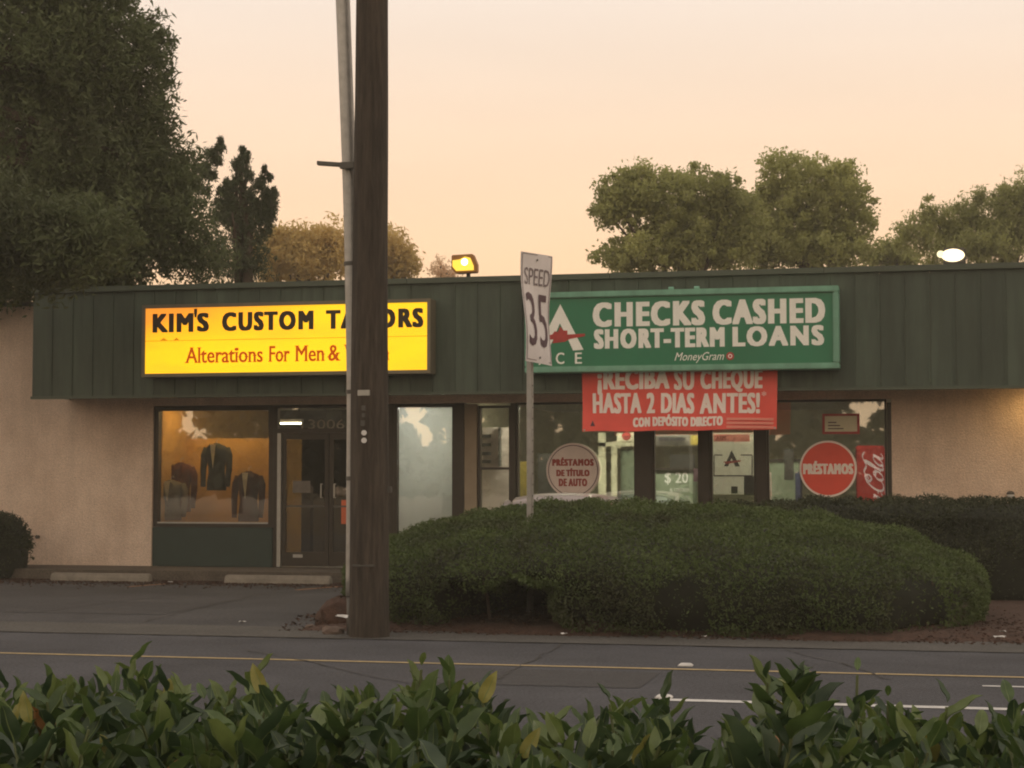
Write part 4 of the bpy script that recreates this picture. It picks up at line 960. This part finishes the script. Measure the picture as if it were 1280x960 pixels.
# ------------------------------------------------------------------ foliage helpers
def cloud(blobs, clumps, cr_, per, ls, lw, shell=.62, aim=None, seed=0):
    """blobs: (centre, rx, ry, rz). Leaves sit in clumps near the skin of each blob."""
    r = np.random.default_rng(seed); out = []; vol = np.array([b[1]*b[3] for b in blobs]); vol = vol/vol.sum()
    for b, w_ in zip(blobs, vol):
        nc = max(9, int(clumps*w_)); d = r.normal(size=(nc, 3)); d /= np.linalg.norm(d, axis=1)[:, None]
        rad = shell+(1-shell)*r.random(nc)**.7
        inner_ = r.random(nc) < .25; rad[inner_] *= r.random(inner_.sum())
        rad *= 1+.16*np.sin(d[:, 0]*6+seed+len(out))*np.cos(d[:, 2]*7+seed*2)
        spr = r.random(nc) < .12; rad[spr] = 1+.09*r.random(spr.sum())
        cen = np.array(b[0])+d*rad[:, None]*np.array([b[1], b[2], b[3]])
        cs = min(cr_, b[1]*1.25+.03)*r.uniform(.5, 1.35, nc); cs[spr] *= .55
        idx = np.repeat(np.arange(nc), per); off = np.clip(r.normal(size=(len(idx), 3)), -1.7, 1.7)*.5*cs[idx][:, None]
        out.append(cen[idx]+off)
    return np.concatenate(out)
def wblob(px, py, rx, ry, dist, depth=None):
    c = D(px, py, dist); k = dist/FPX; return ((c.x, c.y, c.z), rx*k, (depth if depth else max(rx, ry)*k), ry*k)
def tree(name, label, cat, blobs, m, clumps, cr_, per, ls, lw, seed, group=None, shell=.62, aim=None, trunk_r=.22, limb=8, at=None):
    bx = np.array([b[0] for b in blobs]); w_ = np.array([b[1]*b[3] for b in blobs]); c = (bx*w_[:, None]).sum(0)/w_.sum()
    if at is not None: c = np.array([at[0], at[1], c[2]])
    r = thing(name, label, cat, (c[0], c[1], 0), group)
    ztop = max(b[0][2]+b[3] for b in blobs)
    base = Vector((c[0], c[1], -.1)); mid = Vector((c[0]+.2, c[1], c[2])); tip = Vector((c[0], c[1], ztop*.93))
    MB().tube([base, base.lerp(mid, .5)+Vector((.12, 0, 0)), mid, tip], [trunk_r, trunk_r*.8, trunk_r*.55, .03], 10).build('trunk', M['trunk'], r, smooth=True)
    rs = random.Random(seed); mb = MB()
    for k in range(limb):
        b = blobs[k % len(blobs)]; s_ = base.lerp(tip, rs.uniform(.45, .75)); e_ = Vector(b[0])+Vector((rs.uniform(-.6, .6)*b[1], rs.uniform(-.5, .5)*b[2], rs.uniform(-.3, .7)*b[3]))
        mb.tube([s_, s_.lerp(e_, .5)+Vector((0, 0, .25)), e_], [trunk_r*.4, trunk_r*.25, .02], 6)
    mb.build('limbs', M['trunk'], r)
    pts = cloud(blobs, clumps, cr_, per, ls, lw, shell, seed=seed)
    n = len(pts); np_mesh('crown', quads(pts, rng.uniform(.6, 1.3, n)*ls, rng.uniform(.6, 1.3, n)*lw, 1, aim), 4, m, r)
    return r
F_dark = foliage('dark conifer leaves', (.085, .10, .05), (.11, .135, .06), (.14, .175, .08), .4, .4)
F_spire = foliage('spire conifer leaves', (.06, .075, .035), (.08, .10, .05), (.11, .135, .065), 1.0, .35)
F_olive = foliage('olive leaves', (.27, .285, .105), (.35, .365, .135), (.45, .46, .18), .35, .6)
F_amber = foliage('amber hazy leaves', (.50, .37, .14), (.6, .45, .17), (.7, .53, .22), .3, .6)
F_pink = foliage('pinkish leaves', (.7, .5, .32), (.75, .55, .36), (.8, .6, .4), .3, .6)
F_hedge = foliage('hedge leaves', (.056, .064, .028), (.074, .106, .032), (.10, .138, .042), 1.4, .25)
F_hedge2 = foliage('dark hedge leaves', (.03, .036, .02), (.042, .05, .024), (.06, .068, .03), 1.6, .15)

# big evergreen behind the left end of the building
d1 = 28.5; d0 = 24.2
bl_ = [wblob(40, -70, 120, 120, d1), wblob(20, 80, 130, 130, d1), wblob(95, 60, 85, 100, d1), wblob(110, 190, 110, 110, d1), wblob(168, 100, 36, 75, d1), wblob(178, 185, 44, 60, d1),
       wblob(40, 240, 150, 100, d1), wblob(150, 275, 100, 72, d1), wblob(205, 268, 55, 68, d1), wblob(225, 215, 22, 38, d1), wblob(245, 318, 42, 36, d1), wblob(-120, 120, 120, 200, d1), wblob(180, 40, 22, 30, d1), wblob(198, 65, 12, 40, d1), wblob(150, 5, 12, 14, d1),
       wblob(-60, 290, 120, 85, d0), wblob(20, 300, 85, 66, d0), wblob(80, 310, 60, 50, d0), wblob(120, 300, 50, 45, d0), wblob(20, 350, 90, 40, d1), wblob(90, 345, 80, 38, d1), wblob(150, 330, 60, 38, d1), wblob(-60, 350, 100, 45, d1)]
tp = D(-260, 600, 26.5)
tree('evergreen_tree', 'huge dark evergreen tree overhanging the left end of the shop roof', 'tree', bl_, F_dark, 5200, .30, 46, .13, .04, 3, 'trees around the building', shell=.35, trunk_r=.45, limb=14, at=(tp.x, tp.y))
# upright shoots right of it
def spike(px, ptip, pbase, w_, dist, px2=None):
    n_ = 7; out = []
    for i in range(n_):
        t = i/(n_-1); cx_, cy__ = px+((px2 or px)-px)*t, ptip+(pbase-ptip)*t
        out.append(wblob(cx_, cy__, w_*(.08+.6*t), 5+3*t, dist))
        if i: sd_ = 1 if i % 2 else -1; out.append(wblob(cx_+sd_*w_*(.35+.75*t), cy__-3-2*t, 2+2.5*t, 5+3*t, dist)); out.append(wblob(cx_-sd_*w_*(.3+.5*t), cy__+4, 2+2*t, 4+2*t, dist))
    return out
sp_ = [wblob(300, 318, 38, 38, 36), wblob(285, 275, 26, 40, 36), wblob(318, 268, 14, 30, 36), *spike(303, 186, 262, 15, 36, 299), *spike(331, 212, 285, 14, 36, 322), *spike(341, 240, 275, 8, 36, 330), *spike(283, 228, 275, 12, 36), *spike(276, 176, 235, 12, 36, 248), wblob(300, 336, 44, 24, 36), wblob(272, 318, 28, 34, 36), wblob(322, 330, 22, 28, 36), wblob(310, 290, 22, 30, 36), wblob(325, 300, 10, 12, 36)]
tree('spiky_conifer', 'smaller dark conifer with upright spiky tips right of the huge evergreen', 'tree', sp_, F_spire, 420, .13, 22, .11, .028, 5, 'trees around the building', shell=.3, aim=((0, 0, 1), .35), trunk_r=.18)
tree('fuzzy_tree', 'hazy olive-amber tree above the roof left of the wooden pole', 'tree', [wblob(345, 322, 32, 32, 58), wblob(385, 312, 32, 30, 58), wblob(378, 330, 55, 26, 58), wblob(418, 308, 18, 30, 58)], F_amber, 650, .40, 28, .20, .07, 8, 'trees around the building', shell=.3)
tree('fuzzy_tree', 'hazy olive-amber tree above the roof just right of the wooden pole', 'tree', [wblob(490, 318, 24, 32, 62), wblob(505, 332, 16, 18, 62), wblob(478, 325, 18, 28, 62)], F_amber, 330, .36, 26, .20, .07, 11, 'trees around the building', shell=.3)
tree('tiny_far_tree', 'tiny pinkish tree top left of the amber flood light', 'tree', [wblob(549, 338, 10, 13, 80), wblob(562, 344, 12, 8, 80)], F_pink, 70, .4, 12, .2, .08, 12, 'trees around the building', shell=.3, trunk_r=.1)
tree('broadleaf_tree', 'broad olive tree above the green sign, left of the pair', 'tree', [wblob(800, 243, 40, 32, 48), wblob(862, 252, 52, 42, 48), wblob(770, 240, 22, 20, 48), wblob(775, 265, 28, 16, 48), wblob(778, 318, 28, 18, 48), wblob(845, 300, 66, 38, 48), wblob(905, 300, 45, 38, 48), wblob(905, 245, 30, 22, 48), wblob(786, 225, 10, 16, 48), wblob(840, 320, 95, 26, 48), wblob(915, 280, 40, 40, 48), wblob(765, 262, 24, 18, 48), wblob(820, 222, 30, 14, 48)],
     F_olive, 800, .30, 60, .13, .07, 21, 'trees around the building', shell=.42)
tree('broadleaf_tree', 'taller olive tree with a tuft on top, right of the pair', 'tree', [wblob(972, 205, 24, 15, 52), wblob(1000, 222, 45, 26, 52), wblob(1045, 235, 42, 26, 52), wblob(1068, 265, 24, 42, 52), wblob(1000, 275, 50, 48, 52), wblob(1040, 300, 48, 36, 52), wblob(960, 300, 36, 40, 52), wblob(1062, 215, 8, 10, 52), wblob(958, 240, 16, 16, 52), wblob(1010, 318, 85, 24, 52), wblob(940, 280, 30, 40, 52)],
     F_olive, 800, .30, 60, .13, .07, 23, 'trees around the building', shell=.42)
tree('low_shrub_tree', 'low tree tops between the tall olive tree and the right-hand trees', 'tree', [wblob(1098, 322, 22, 10, 60), wblob(1130, 322, 25, 14, 60), wblob(1108, 308, 8, 8, 60)], F_olive, 150, .3, 24, .16, .07, 25, 'trees around the building', shell=.3)
tree('feathery_tree', 'feathery tree above the roof at the right edge of the photo', 'tree', [wblob(1150, 288, 26, 22, 55), wblob(1160, 262, 7, 20, 55), wblob(1190, 285, 32, 30, 55), wblob(1205, 262, 9, 16, 55), wblob(1245, 285, 45, 45, 55), wblob(1262, 252, 20, 22, 55), wblob(1285, 245, 22, 30, 55), wblob(1320, 280, 50, 60, 55), wblob(1225, 312, 90, 22, 55), wblob(1128, 300, 10, 14, 55), wblob(1226, 245, 6, 15, 55)],
     F_olive, 850, .30, 46, .17, .05, 27, 'trees around the building', shell=.35, aim=((0, 0, 1), .3))

# clipped hedges: leafy skin over a dark core
def hedge(name, label, x0, x1, y0, y1, h, n, m, seed, ls=.05, zlow=.12, hfun=None, carve=.0, dome=.0, e_=3.2, group=None):
    r = thing(name, label, 'hedge', ((x0+x1)/2, (y0+y1)/2, 0), group); rs = np.random.default_rng(seed)
    cx_, cy_ = (x0+x1)/2, (y0+y1)/2; ax, ay = (x1-x0)/2, (y1-y0)/2
    def surf(th, ph, k=1.0):
        ct, st = np.cos(th), np.sin(th); cp_, sp_ = np.cos(ph), np.sin(ph)
        q = lambda c_, p_: np.sign(c_)*np.abs(c_)**p_
        fl_ = np.where(sp_ < 0, np.abs(cp_)**(2/22.0), q(cp_, 2/3.0)); x = cx_+ax*k*q(ct, 2/e_)*fl_; y = cy_+ay*k*q(st, 2/2.6)*fl_
        H_ = hfun(x) if hfun else h
        H_ = H_*(1-dome*np.clip((cy_+1.3-y)/3.2, 0, 1)**.8); zc = H_*.48; z = zc+(H_-zc)*k*q(sp_, 2/2.6)*np.where(sp_ > 0, 1, .97)
        y = y+carve*np.exp(-((x-SB.x-.02)/(.46+.05*np.sin(z*17)))**4)*np.clip((.50+.06*np.sin(x*11)-z)/.2, 0, 1)*np.clip((cy_-y)/1.0, 0, 1)
        bump = .055*np.sin(x*3.1+seed+np.sin(z*4))*np.cos(y*2.7+z*3)+.045*np.sin(x*6.3+z*5)*np.sin(z*6+y*3)+.02*np.sin(x*13+z*9)
        return np.stack([x, y+bump*1.5*(st < .2), z+bump*.6*(z > .3)], -1)
    # core
    T, Q = 48, 18; v = []; f = []
    for j in range(Q+1):
        for i in range(T): v.append(tuple(surf(np.array(2*math.pi*i/T), np.array(-math.pi/2+math.pi*j/Q), .93)))
    for j in range(Q):
        for i in range(T): f.append((j*T+i, j*T+(i+1) % T, (j+1)*T+(i+1) % T, (j+1)*T+i))
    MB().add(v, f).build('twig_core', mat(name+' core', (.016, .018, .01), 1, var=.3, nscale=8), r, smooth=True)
    # leaves spread evenly over the skin
    T2, Q2 = 520, 130; tt, qq = np.meshgrid(np.linspace(0, 2*math.pi, T2+1), np.linspace(-math.pi/2, math.pi/2, Q2+1)); g_ = surf(tt, qq)
    a_ = g_[:-1, 1:]-g_[:-1, :-1]; b_2 = g_[1:, :-1]-g_[:-1, :-1]; ar = np.linalg.norm(np.cross(a_, b_2), axis=2).ravel(); ar /= ar.sum()
    pk = rs.choice(len(ar), n, p=ar); jj, ii = np.divmod(pk, T2); u1, u2 = rs.random((2, n))
    p = g_[jj, ii]+(g_[jj, ii+1]-g_[jj, ii])*u1[:, None]+(g_[jj+1, ii]-g_[jj, ii])*u2[:, None]
    cen_ = np.array([cx_, cy_, h*.45]); dv = p-cen_; nv = dv/np.array([ax, ay, h*.5])**2; nv /= np.linalg.norm(nv, axis=1)[:, None]
    clump_ = .5+.5*np.sin(p[:, 0]*9+np.sin(p[:, 1]*5))*np.sin(p[:, 2]*11+p[:, 0]*3+seed)
    p = p+nv*(rs.uniform(-.08, .02, n)+.045*clump_)[:, None]; p = p[p[:, 2] > .02]
    # hollows low down
    hol = (np.sin(p[:, 0]*2.9+seed)+np.sin(p[:, 0]*5.7+1)+np.sin(p[:, 2]*7)*.5 > 1.2) & (p[:, 2] < h*.45) & (rs.random(len(p)) < .85)
    p = p[~hol]; p += rs.normal(size=p.shape)*.012
    k = len(p); np_mesh('foliage', quads(p, rs.uniform(.6, 1.4, k)*ls, rs.uniform(.5, 1.1, k)*ls*.55, 1), 4, m, r)
    # stray twigs
    st = rs.choice(k, 500); q = p[st]+np.array([0, 0, .02])+rs.normal(size=(500, 3))*.02
    np_mesh('stray_leaves', quads(q, rs.uniform(.05, .09, 500), rs.uniform(.01, .02, 500), 1, ((0, 0, 1), .4)), 4, m, r)
    mb = MB(); rs2 = random.Random(seed)
    for i in range(14):
        xx = rs2.uniform(x0+.4, x1-.4); yy = y0+rs2.uniform(.9, 1.3); mb.tube([(xx, yy, 0), (xx+rs2.uniform(-.1, .1), yy, .3), (xx+rs2.uniform(-.2, .2), yy+.1, .6)], [.02, .016, .01], 6)
    tag(mb.build('stems', M['trunk'], r), kind='stuff')
    return r
hx0 = P(470, 700, 18.8).x; hx1 = P(1234, 700, 18.6).x
def hf(x):
    u = (x-hx0)/(hx1-hx0); return np.interp(u, [0, .08, .2, .35, .5, .65, .8, .92, 1], [1.22, 1.26, 1.31, 1.31, 1.27, 1.22, 1.14, 1.05, .98])
hedge('clipped_hedge', 'large rounded clipped hedge around the speed sign post', hx0-.22, hx1+.0, 16.72, 21.2, 1.22, 170000, F_hedge, 2, .042, hfun=hf, carve=2.9, dome=.31)
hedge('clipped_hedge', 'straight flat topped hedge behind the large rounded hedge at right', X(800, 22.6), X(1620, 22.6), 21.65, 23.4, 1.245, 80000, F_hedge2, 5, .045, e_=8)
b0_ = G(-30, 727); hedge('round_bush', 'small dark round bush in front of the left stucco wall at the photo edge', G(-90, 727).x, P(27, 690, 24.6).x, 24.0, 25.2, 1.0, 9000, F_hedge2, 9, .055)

# trees across the road behind the viewer: they are what the shop glass mirrors
def mirror_pt(px, py, Yb):
    d = ray(px, py); q = O + d*(GZ/d.y); r_ = Vector((d.x, -d.y, d.z)); return q + r_*((Yb-q.y)/r_.y)
gaps = [(238, 527, 17, 24), (256, 545, 9, 12), (365, 507, 14, 8), (520, 520, 17, 24), (532, 545, 10, 18), (498, 525, 6, 10), (556, 545, 9, 14), (560, 570, 4, 16), (700, 535, 8, 9), (690, 520, 9, 5), (1085, 508, 26, 12), (1070, 525, 22, 12), (1050, 533, 14, 8), (970, 548, 4, 7), (205, 532, 3, 5), (300, 540, 5, 4), (285, 512, 4, 6), (320, 530, 4, 6)]
YB = -24.0
F_back = foliage('street tree leaves', (.02, .024, .012), (.03, .036, .018), (.045, .05, .025), .5, .15)
for k, (l, r_) in enumerate(((-150, 170), (170, 420), (420, 700), (700, 960), (960, 1400))):
    n = 5200; px_ = rng.uniform(l, r_, n); py_ = rng.uniform(455, 618, n)
    top_ = 470+14*np.sin(px_*.03)+9*np.sin(px_*.081+2); ok = py_ > top_
    for (a, b, c_, d_) in gaps: ok &= ((px_-a)/c_)**2+((py_-b)/d_)**2 > 1
    pts = np.array([tuple(mirror_pt(a, b, YB)) for a, b in zip(px_[ok], py_[ok])]); pts[:, 1] += rng.normal(0, 1.0, len(pts))*.4
    c_ = pts.mean(0)
    lb = ['leafy street tree behind the viewer, leftmost of the row', 'leafy street tree behind the viewer facing the tailor window', 'leafy street tree behind the viewer facing the white-backed window', 'leafy street tree behind the viewer facing the banner', 'leafy street tree behind the viewer, rightmost of the row'][k]
    r = thing('street_tree', lb, 'tree', (c_[0], YB, 0), 'street trees behind the viewer')
    np_mesh('crown', quads(pts, rng.uniform(.5, .9, len(pts)), rng.uniform(.35, .6, len(pts))), 4, F_back, r)
    MB().tube([(c_[0], YB, -.1), (c_[0]+.1, YB, 2), (c_[0], YB, 6)], [.25, .2, .05], 10).build('trunk', M['trunk'], r, smooth=True)

# ------------------------------------------------------------------ laurel hedge in the foreground
LV = foliage('laurel leaves', (.048, .084, .024), (.068, .112, .032), (.095, .148, .042), 9, .3, .45)
LY = mat('yellow laurel leaf', (.24, .23, .06), .5, trans=.3, var=.2, nscale=20); LG = mat('young laurel leaf', (.12, .165, .045), .4, trans=.3, var=.2, nscale=20); LO = mat('orange dry laurel leaf', (.32, .15, .05), .6, var=.2, nscale=20)
LD = foliage('deep laurel leaves', (.025, .049, .022), (.04, .07, .03), (.06, .095, .04), 7, .25, .45)
for m in (LV, LD, LG):
    for nn in m.node_tree.nodes:
        if nn.type == 'BSDF_PRINCIPLED': nn.inputs['Specular IOR Level'].default_value = .5
def leaf_geo(L_=1, W_=.30, fold=.10, curl=.12, seg=7):
    v = []; f = []
    for i in range(seg+1):
        t = i/seg; w_ = W_*.5*(math.sin(math.pi*min(1, t**.85))**.75 if 0 < t < 1 else .0)+.004; zc = -curl*t*t+.04*math.sin(t*9); rb_ = min(w_*.5, .013*(1-t)+.003)
        v += [(t*L_, -w_, zc+fold*w_*2+.012*math.sin(t*21)), (t*L_, -rb_, zc), (t*L_, rb_, zc), (t*L_, w_, zc+fold*w_*2-.012*math.sin(t*19))]
    for i in range(seg):
        a = i*4; f += [(a, a+1, a+5, a+4), (a+1, a+2, a+6, a+5), (a+2, a+3, a+7, a+6)]
    return v, f
RIB = mat('leaf midrib', (.17, .22, .08), .5, trans=.3)
variants = [leaf_geo(1, w_, fo, cu) for w_, fo, cu in ((.36, .45, .10), (.40, .3, .22), (.32, .6, -.06), (.43, .28, .3))]
leafmesh = {}
def leafme(vi, mi):
    if (vi, mi) not in leafmesh:
        me = bpy.data.meshes.new('leaf'); me.from_pydata(variants[vi][0], [], variants[vi][1]); me.polygons.foreach_set('use_smooth', [True]*len(me.polygons)); me.materials.append([LV, LD, LG, LY, LO][mi]); me.materials.append(RIB); me.polygons.foreach_set('material_index', [0, 1, 0]*(len(me.polygons)//3)); leafmesh[(vi, mi)] = me
    return leafmesh[(vi, mi)]
lh = thing('laurel_hedge', 'broad leaved laurel hedge along the bottom of the photo, nearest the viewer', 'hedge', (-.9, 4.3, 0))
prof = np.array([(-200, 840), (0, 838), (60, 836), (120, 840), (165, 826), (210, 838), (240, 852), (320, 838), (350, 850), (395, 866), (440, 850), (480, 855), (530, 830), (555, 850), (605, 850), (630, 890), (660, 905), (690, 880), (740, 878), (780, 870), (825, 868), (860, 890), (890, 930), (915, 900), (945, 870), (990, 838), (1030, 850), (1050, 862), (1080, 862), (1110, 880), (1140, 880), (1180, 890), (1230, 885), (1260, 872), (1400, 870), (1500, 870)], float)
def ptop(px): return float(np.interp(px, prof[:, 0], prof[:, 1]))+11
allleaf = []; stems = MB(); rl = random.Random(11)
def shoot(tip, lean, nl, size, young=0):
    """a leafy shoot ending at tip"""
    ln = .34; base = tip-lean*ln-Vector((0, 0, .02)); ax_ = (tip-base).normalized()
    stems.tube([base-Vector((0, 0, .25)), base, tip-ax_*.03], [.006, .005, .0035], 5)
    a0 = rl.uniform(0, 6.28)
    for i in range(nl):
        t = i/(nl-1); pos = tip-ax_*(.02+(1-t)*ln*.85); ang = a0+i*2.4
        side = Vector((math.cos(ang), math.sin(ang), 0)); side = (side-ax_*side.dot(ax_)).normalized()
        up_ = .35+1.4*t**1.5+rl.uniform(-.25, .3); dr_ = (side+ax_*up_).normalized()
        s_ = size*(.75+.35*math.sin(math.pi*(t*.8+.1)))*rl.uniform(.6, 1.2)*(1 if t < .85 else .75)
        nrm_ = (ax_*1.0-dr_*dr_.dot(ax_))
        nrm_ = (nrm_.normalized()+Vector((rl.uniform(-.4, .4), rl.uniform(-.4, .4), rl.uniform(-.2, .2)))).normalized()
        yv = nrm_.cross(dr_).normalized(); zv = dr_.cross(yv).normalized()
        mt_ = Matrix((( dr_.x, yv.x, zv.x), (dr_.y, yv.y, zv.y), (dr_.z, yv.z, zv.z))).to_4x4()
        mt_ = Matrix.Translation(pos) @ mt_ @ Matrix.Scale(s_, 4)
        u = rl.random(); mi = 0 if u < .48 else 1 if u < .88 else 2 if u < .982 else 3 if u < .992 else 4
        if young and t > .6: mi = 2
        allleaf.append((mt_, rl.randrange(4), mi, pos+dr_*s_*.5))
# silhouette shoots follow the measured outline, others fill behind and in front, lower down
for i in range(150):
    px = -170+i*10.6+rl.uniform(-6, 6); Yd = rl.uniform(4.15, 4.75)
    q = P(px, ptop(px)+rl.uniform(2, 24), Yd); shoot(q, Vector((rl.uniform(-.35, .35), rl.uniform(-.25, .25), 1)).normalized(), rl.randint(8, 11), rl.uniform(.095, .13), rl.random() < .25)
for i in range(520):
    px = rl.uniform(-200, 1480); Yd = rl.uniform(3.55, 4.9); py = ptop(px)+rl.uniform(18, 120)
    q = P(px, py, Yd); shoot(q, Vector((rl.uniform(-.5, .5), rl.uniform(-.4, .3), 1)).normalized(), rl.randint(8, 11), rl.uniform(.10, .14))
# tall single shoots that the photo shows
for px, py, n_, s_ in ((528, 822, 6, .10), (958, 838, 11, .14), (1002, 834, 10, .13), (985, 850, 11, .14), (1072, 828, 4, .10), (1110, 860, 6, .10), (1185, 868, 7, .10), (1262, 868, 7, .1), (760, 865, 6, .1), (600, 852, 8, .12), (165, 826, 8, .13), (325, 834, 7, .11), (560, 835, 8, .12), (830, 868, 9, .12)):
    shoot(P(px, py, 4.35), Vector((rl.uniform(-.15, .15), 0, 1)).normalized(), n_, s_, 1 if px in (528, 325) else 0)
for px, py, mi in ((665, 925, 3), (320, 845, 3), (255, 942, 4), (8, 912, 4), (330, 915, 4), (612, 855, 3), (30, 880, 3), (1130, 905, 2), (690, 905, 2)):
    q = P(px, py, 3.9); dr_ = Vector((rl.uniform(-.5, .5), -.2, .8)).normalized(); yv = Vector((0, -1, .2)).cross(dr_).normalized(); zv = dr_.cross(yv).normalized()
    allleaf.append((Matrix.Translation(q-dr_*.05) @ Matrix(((dr_.x, yv.x, zv.x), (dr_.y, yv.y, zv.y), (dr_.z, yv.z, zv.z))).to_4x4() @ Matrix.Scale(.078, 4), 3, mi, q))
# which leaves show largest: in frame, near the top surface and near the lens
CI = CR.transposed()
def score(p, mi):
    c_ = CI @ (p-O); d_ = -c_.z; px = 640+c_.x/d_*FPX; py = 480-c_.y/d_*FPX
    if not (0 < px < 1280 and 0 < py < 955): return -9
    return 3-(py-ptop(px))/60-(d_-3.6)*.6+(2 if mi >= 3 else 0)
allleaf.sort(key=lambda a: -score(a[3], a[2]))
inv = Matrix.Translation(-lh.location)
for mt_, vi, mi, _ in allleaf[:298]:
    o = bpy.data.objects.new('leaf', leafme(vi, mi)); S.collection.objects.link(o); o.parent = lh; o.matrix_local = inv @ mt_
rest = allleaf[298:]
gv = [np.array(v[0]) for v in variants]; gf = variants[0][1]
V = []; Fc = []; Mi = []
for mt_, vi, mi, _ in rest:
    A = np.array(mt_); v = gv[vi] @ A[:3, :3].T + A[:3, 3]; o_ = len(V)*32; V.append(v); Fc += [tuple(i+o_ for i in q) for q in gf]; Mi += [mi, 5, mi]*(len(gf)//3)
me = bpy.data.meshes.new('leaves'); me.from_pydata(np.concatenate(V).tolist(), [], Fc)
for m in (LV, LD, LG, LY, LO, RIB): me.materials.append(m)
me.polygons.foreach_set('material_index', Mi); me.polygons.foreach_set('use_smooth', [True]*len(me.polygons))
tag(link(bpy.data.objects.new('leaves', me), lh), kind='stuff')
tag(stems.build('stems', mat('laurel stem', (.09, .11, .04), .6), lh), kind='stuff')
# dark inner bulk of the hedge
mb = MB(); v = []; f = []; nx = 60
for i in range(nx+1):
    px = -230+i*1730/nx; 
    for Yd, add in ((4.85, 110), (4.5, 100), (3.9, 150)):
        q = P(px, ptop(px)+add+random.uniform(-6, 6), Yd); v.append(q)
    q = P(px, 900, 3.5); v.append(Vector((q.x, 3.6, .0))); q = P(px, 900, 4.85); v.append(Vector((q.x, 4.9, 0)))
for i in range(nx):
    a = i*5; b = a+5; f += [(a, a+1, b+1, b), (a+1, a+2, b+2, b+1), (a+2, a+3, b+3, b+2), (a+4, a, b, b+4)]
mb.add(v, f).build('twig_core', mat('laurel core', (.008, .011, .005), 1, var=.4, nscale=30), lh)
print('leaves', len(allleaf))
# ------------------------------------------------------------------ thin haze volume added to lift the dark tones
hz = B(-70, 70, -45, 110, -1.2, 26).build('haze', [])
hm = bpy.data.materials.new('haze'); hm.use_nodes = True; ht = hm.node_tree; ht.nodes.remove(ht.nodes['Principled BSDF'])
pv = ht.nodes.new('ShaderNodeVolumePrincipled'); pv.inputs['Density'].default_value = .0016; pv.inputs['Color'].default_value = (.95, .92, .80, 1)
ht.links.new(pv.outputs[0], ht.nodes['Material Output'].inputs['Volume'])
hz.data.materials.append(hm); tag(hz, 'thin warm haze volume added to lift the dark tones', 'haze', kind='stuff')
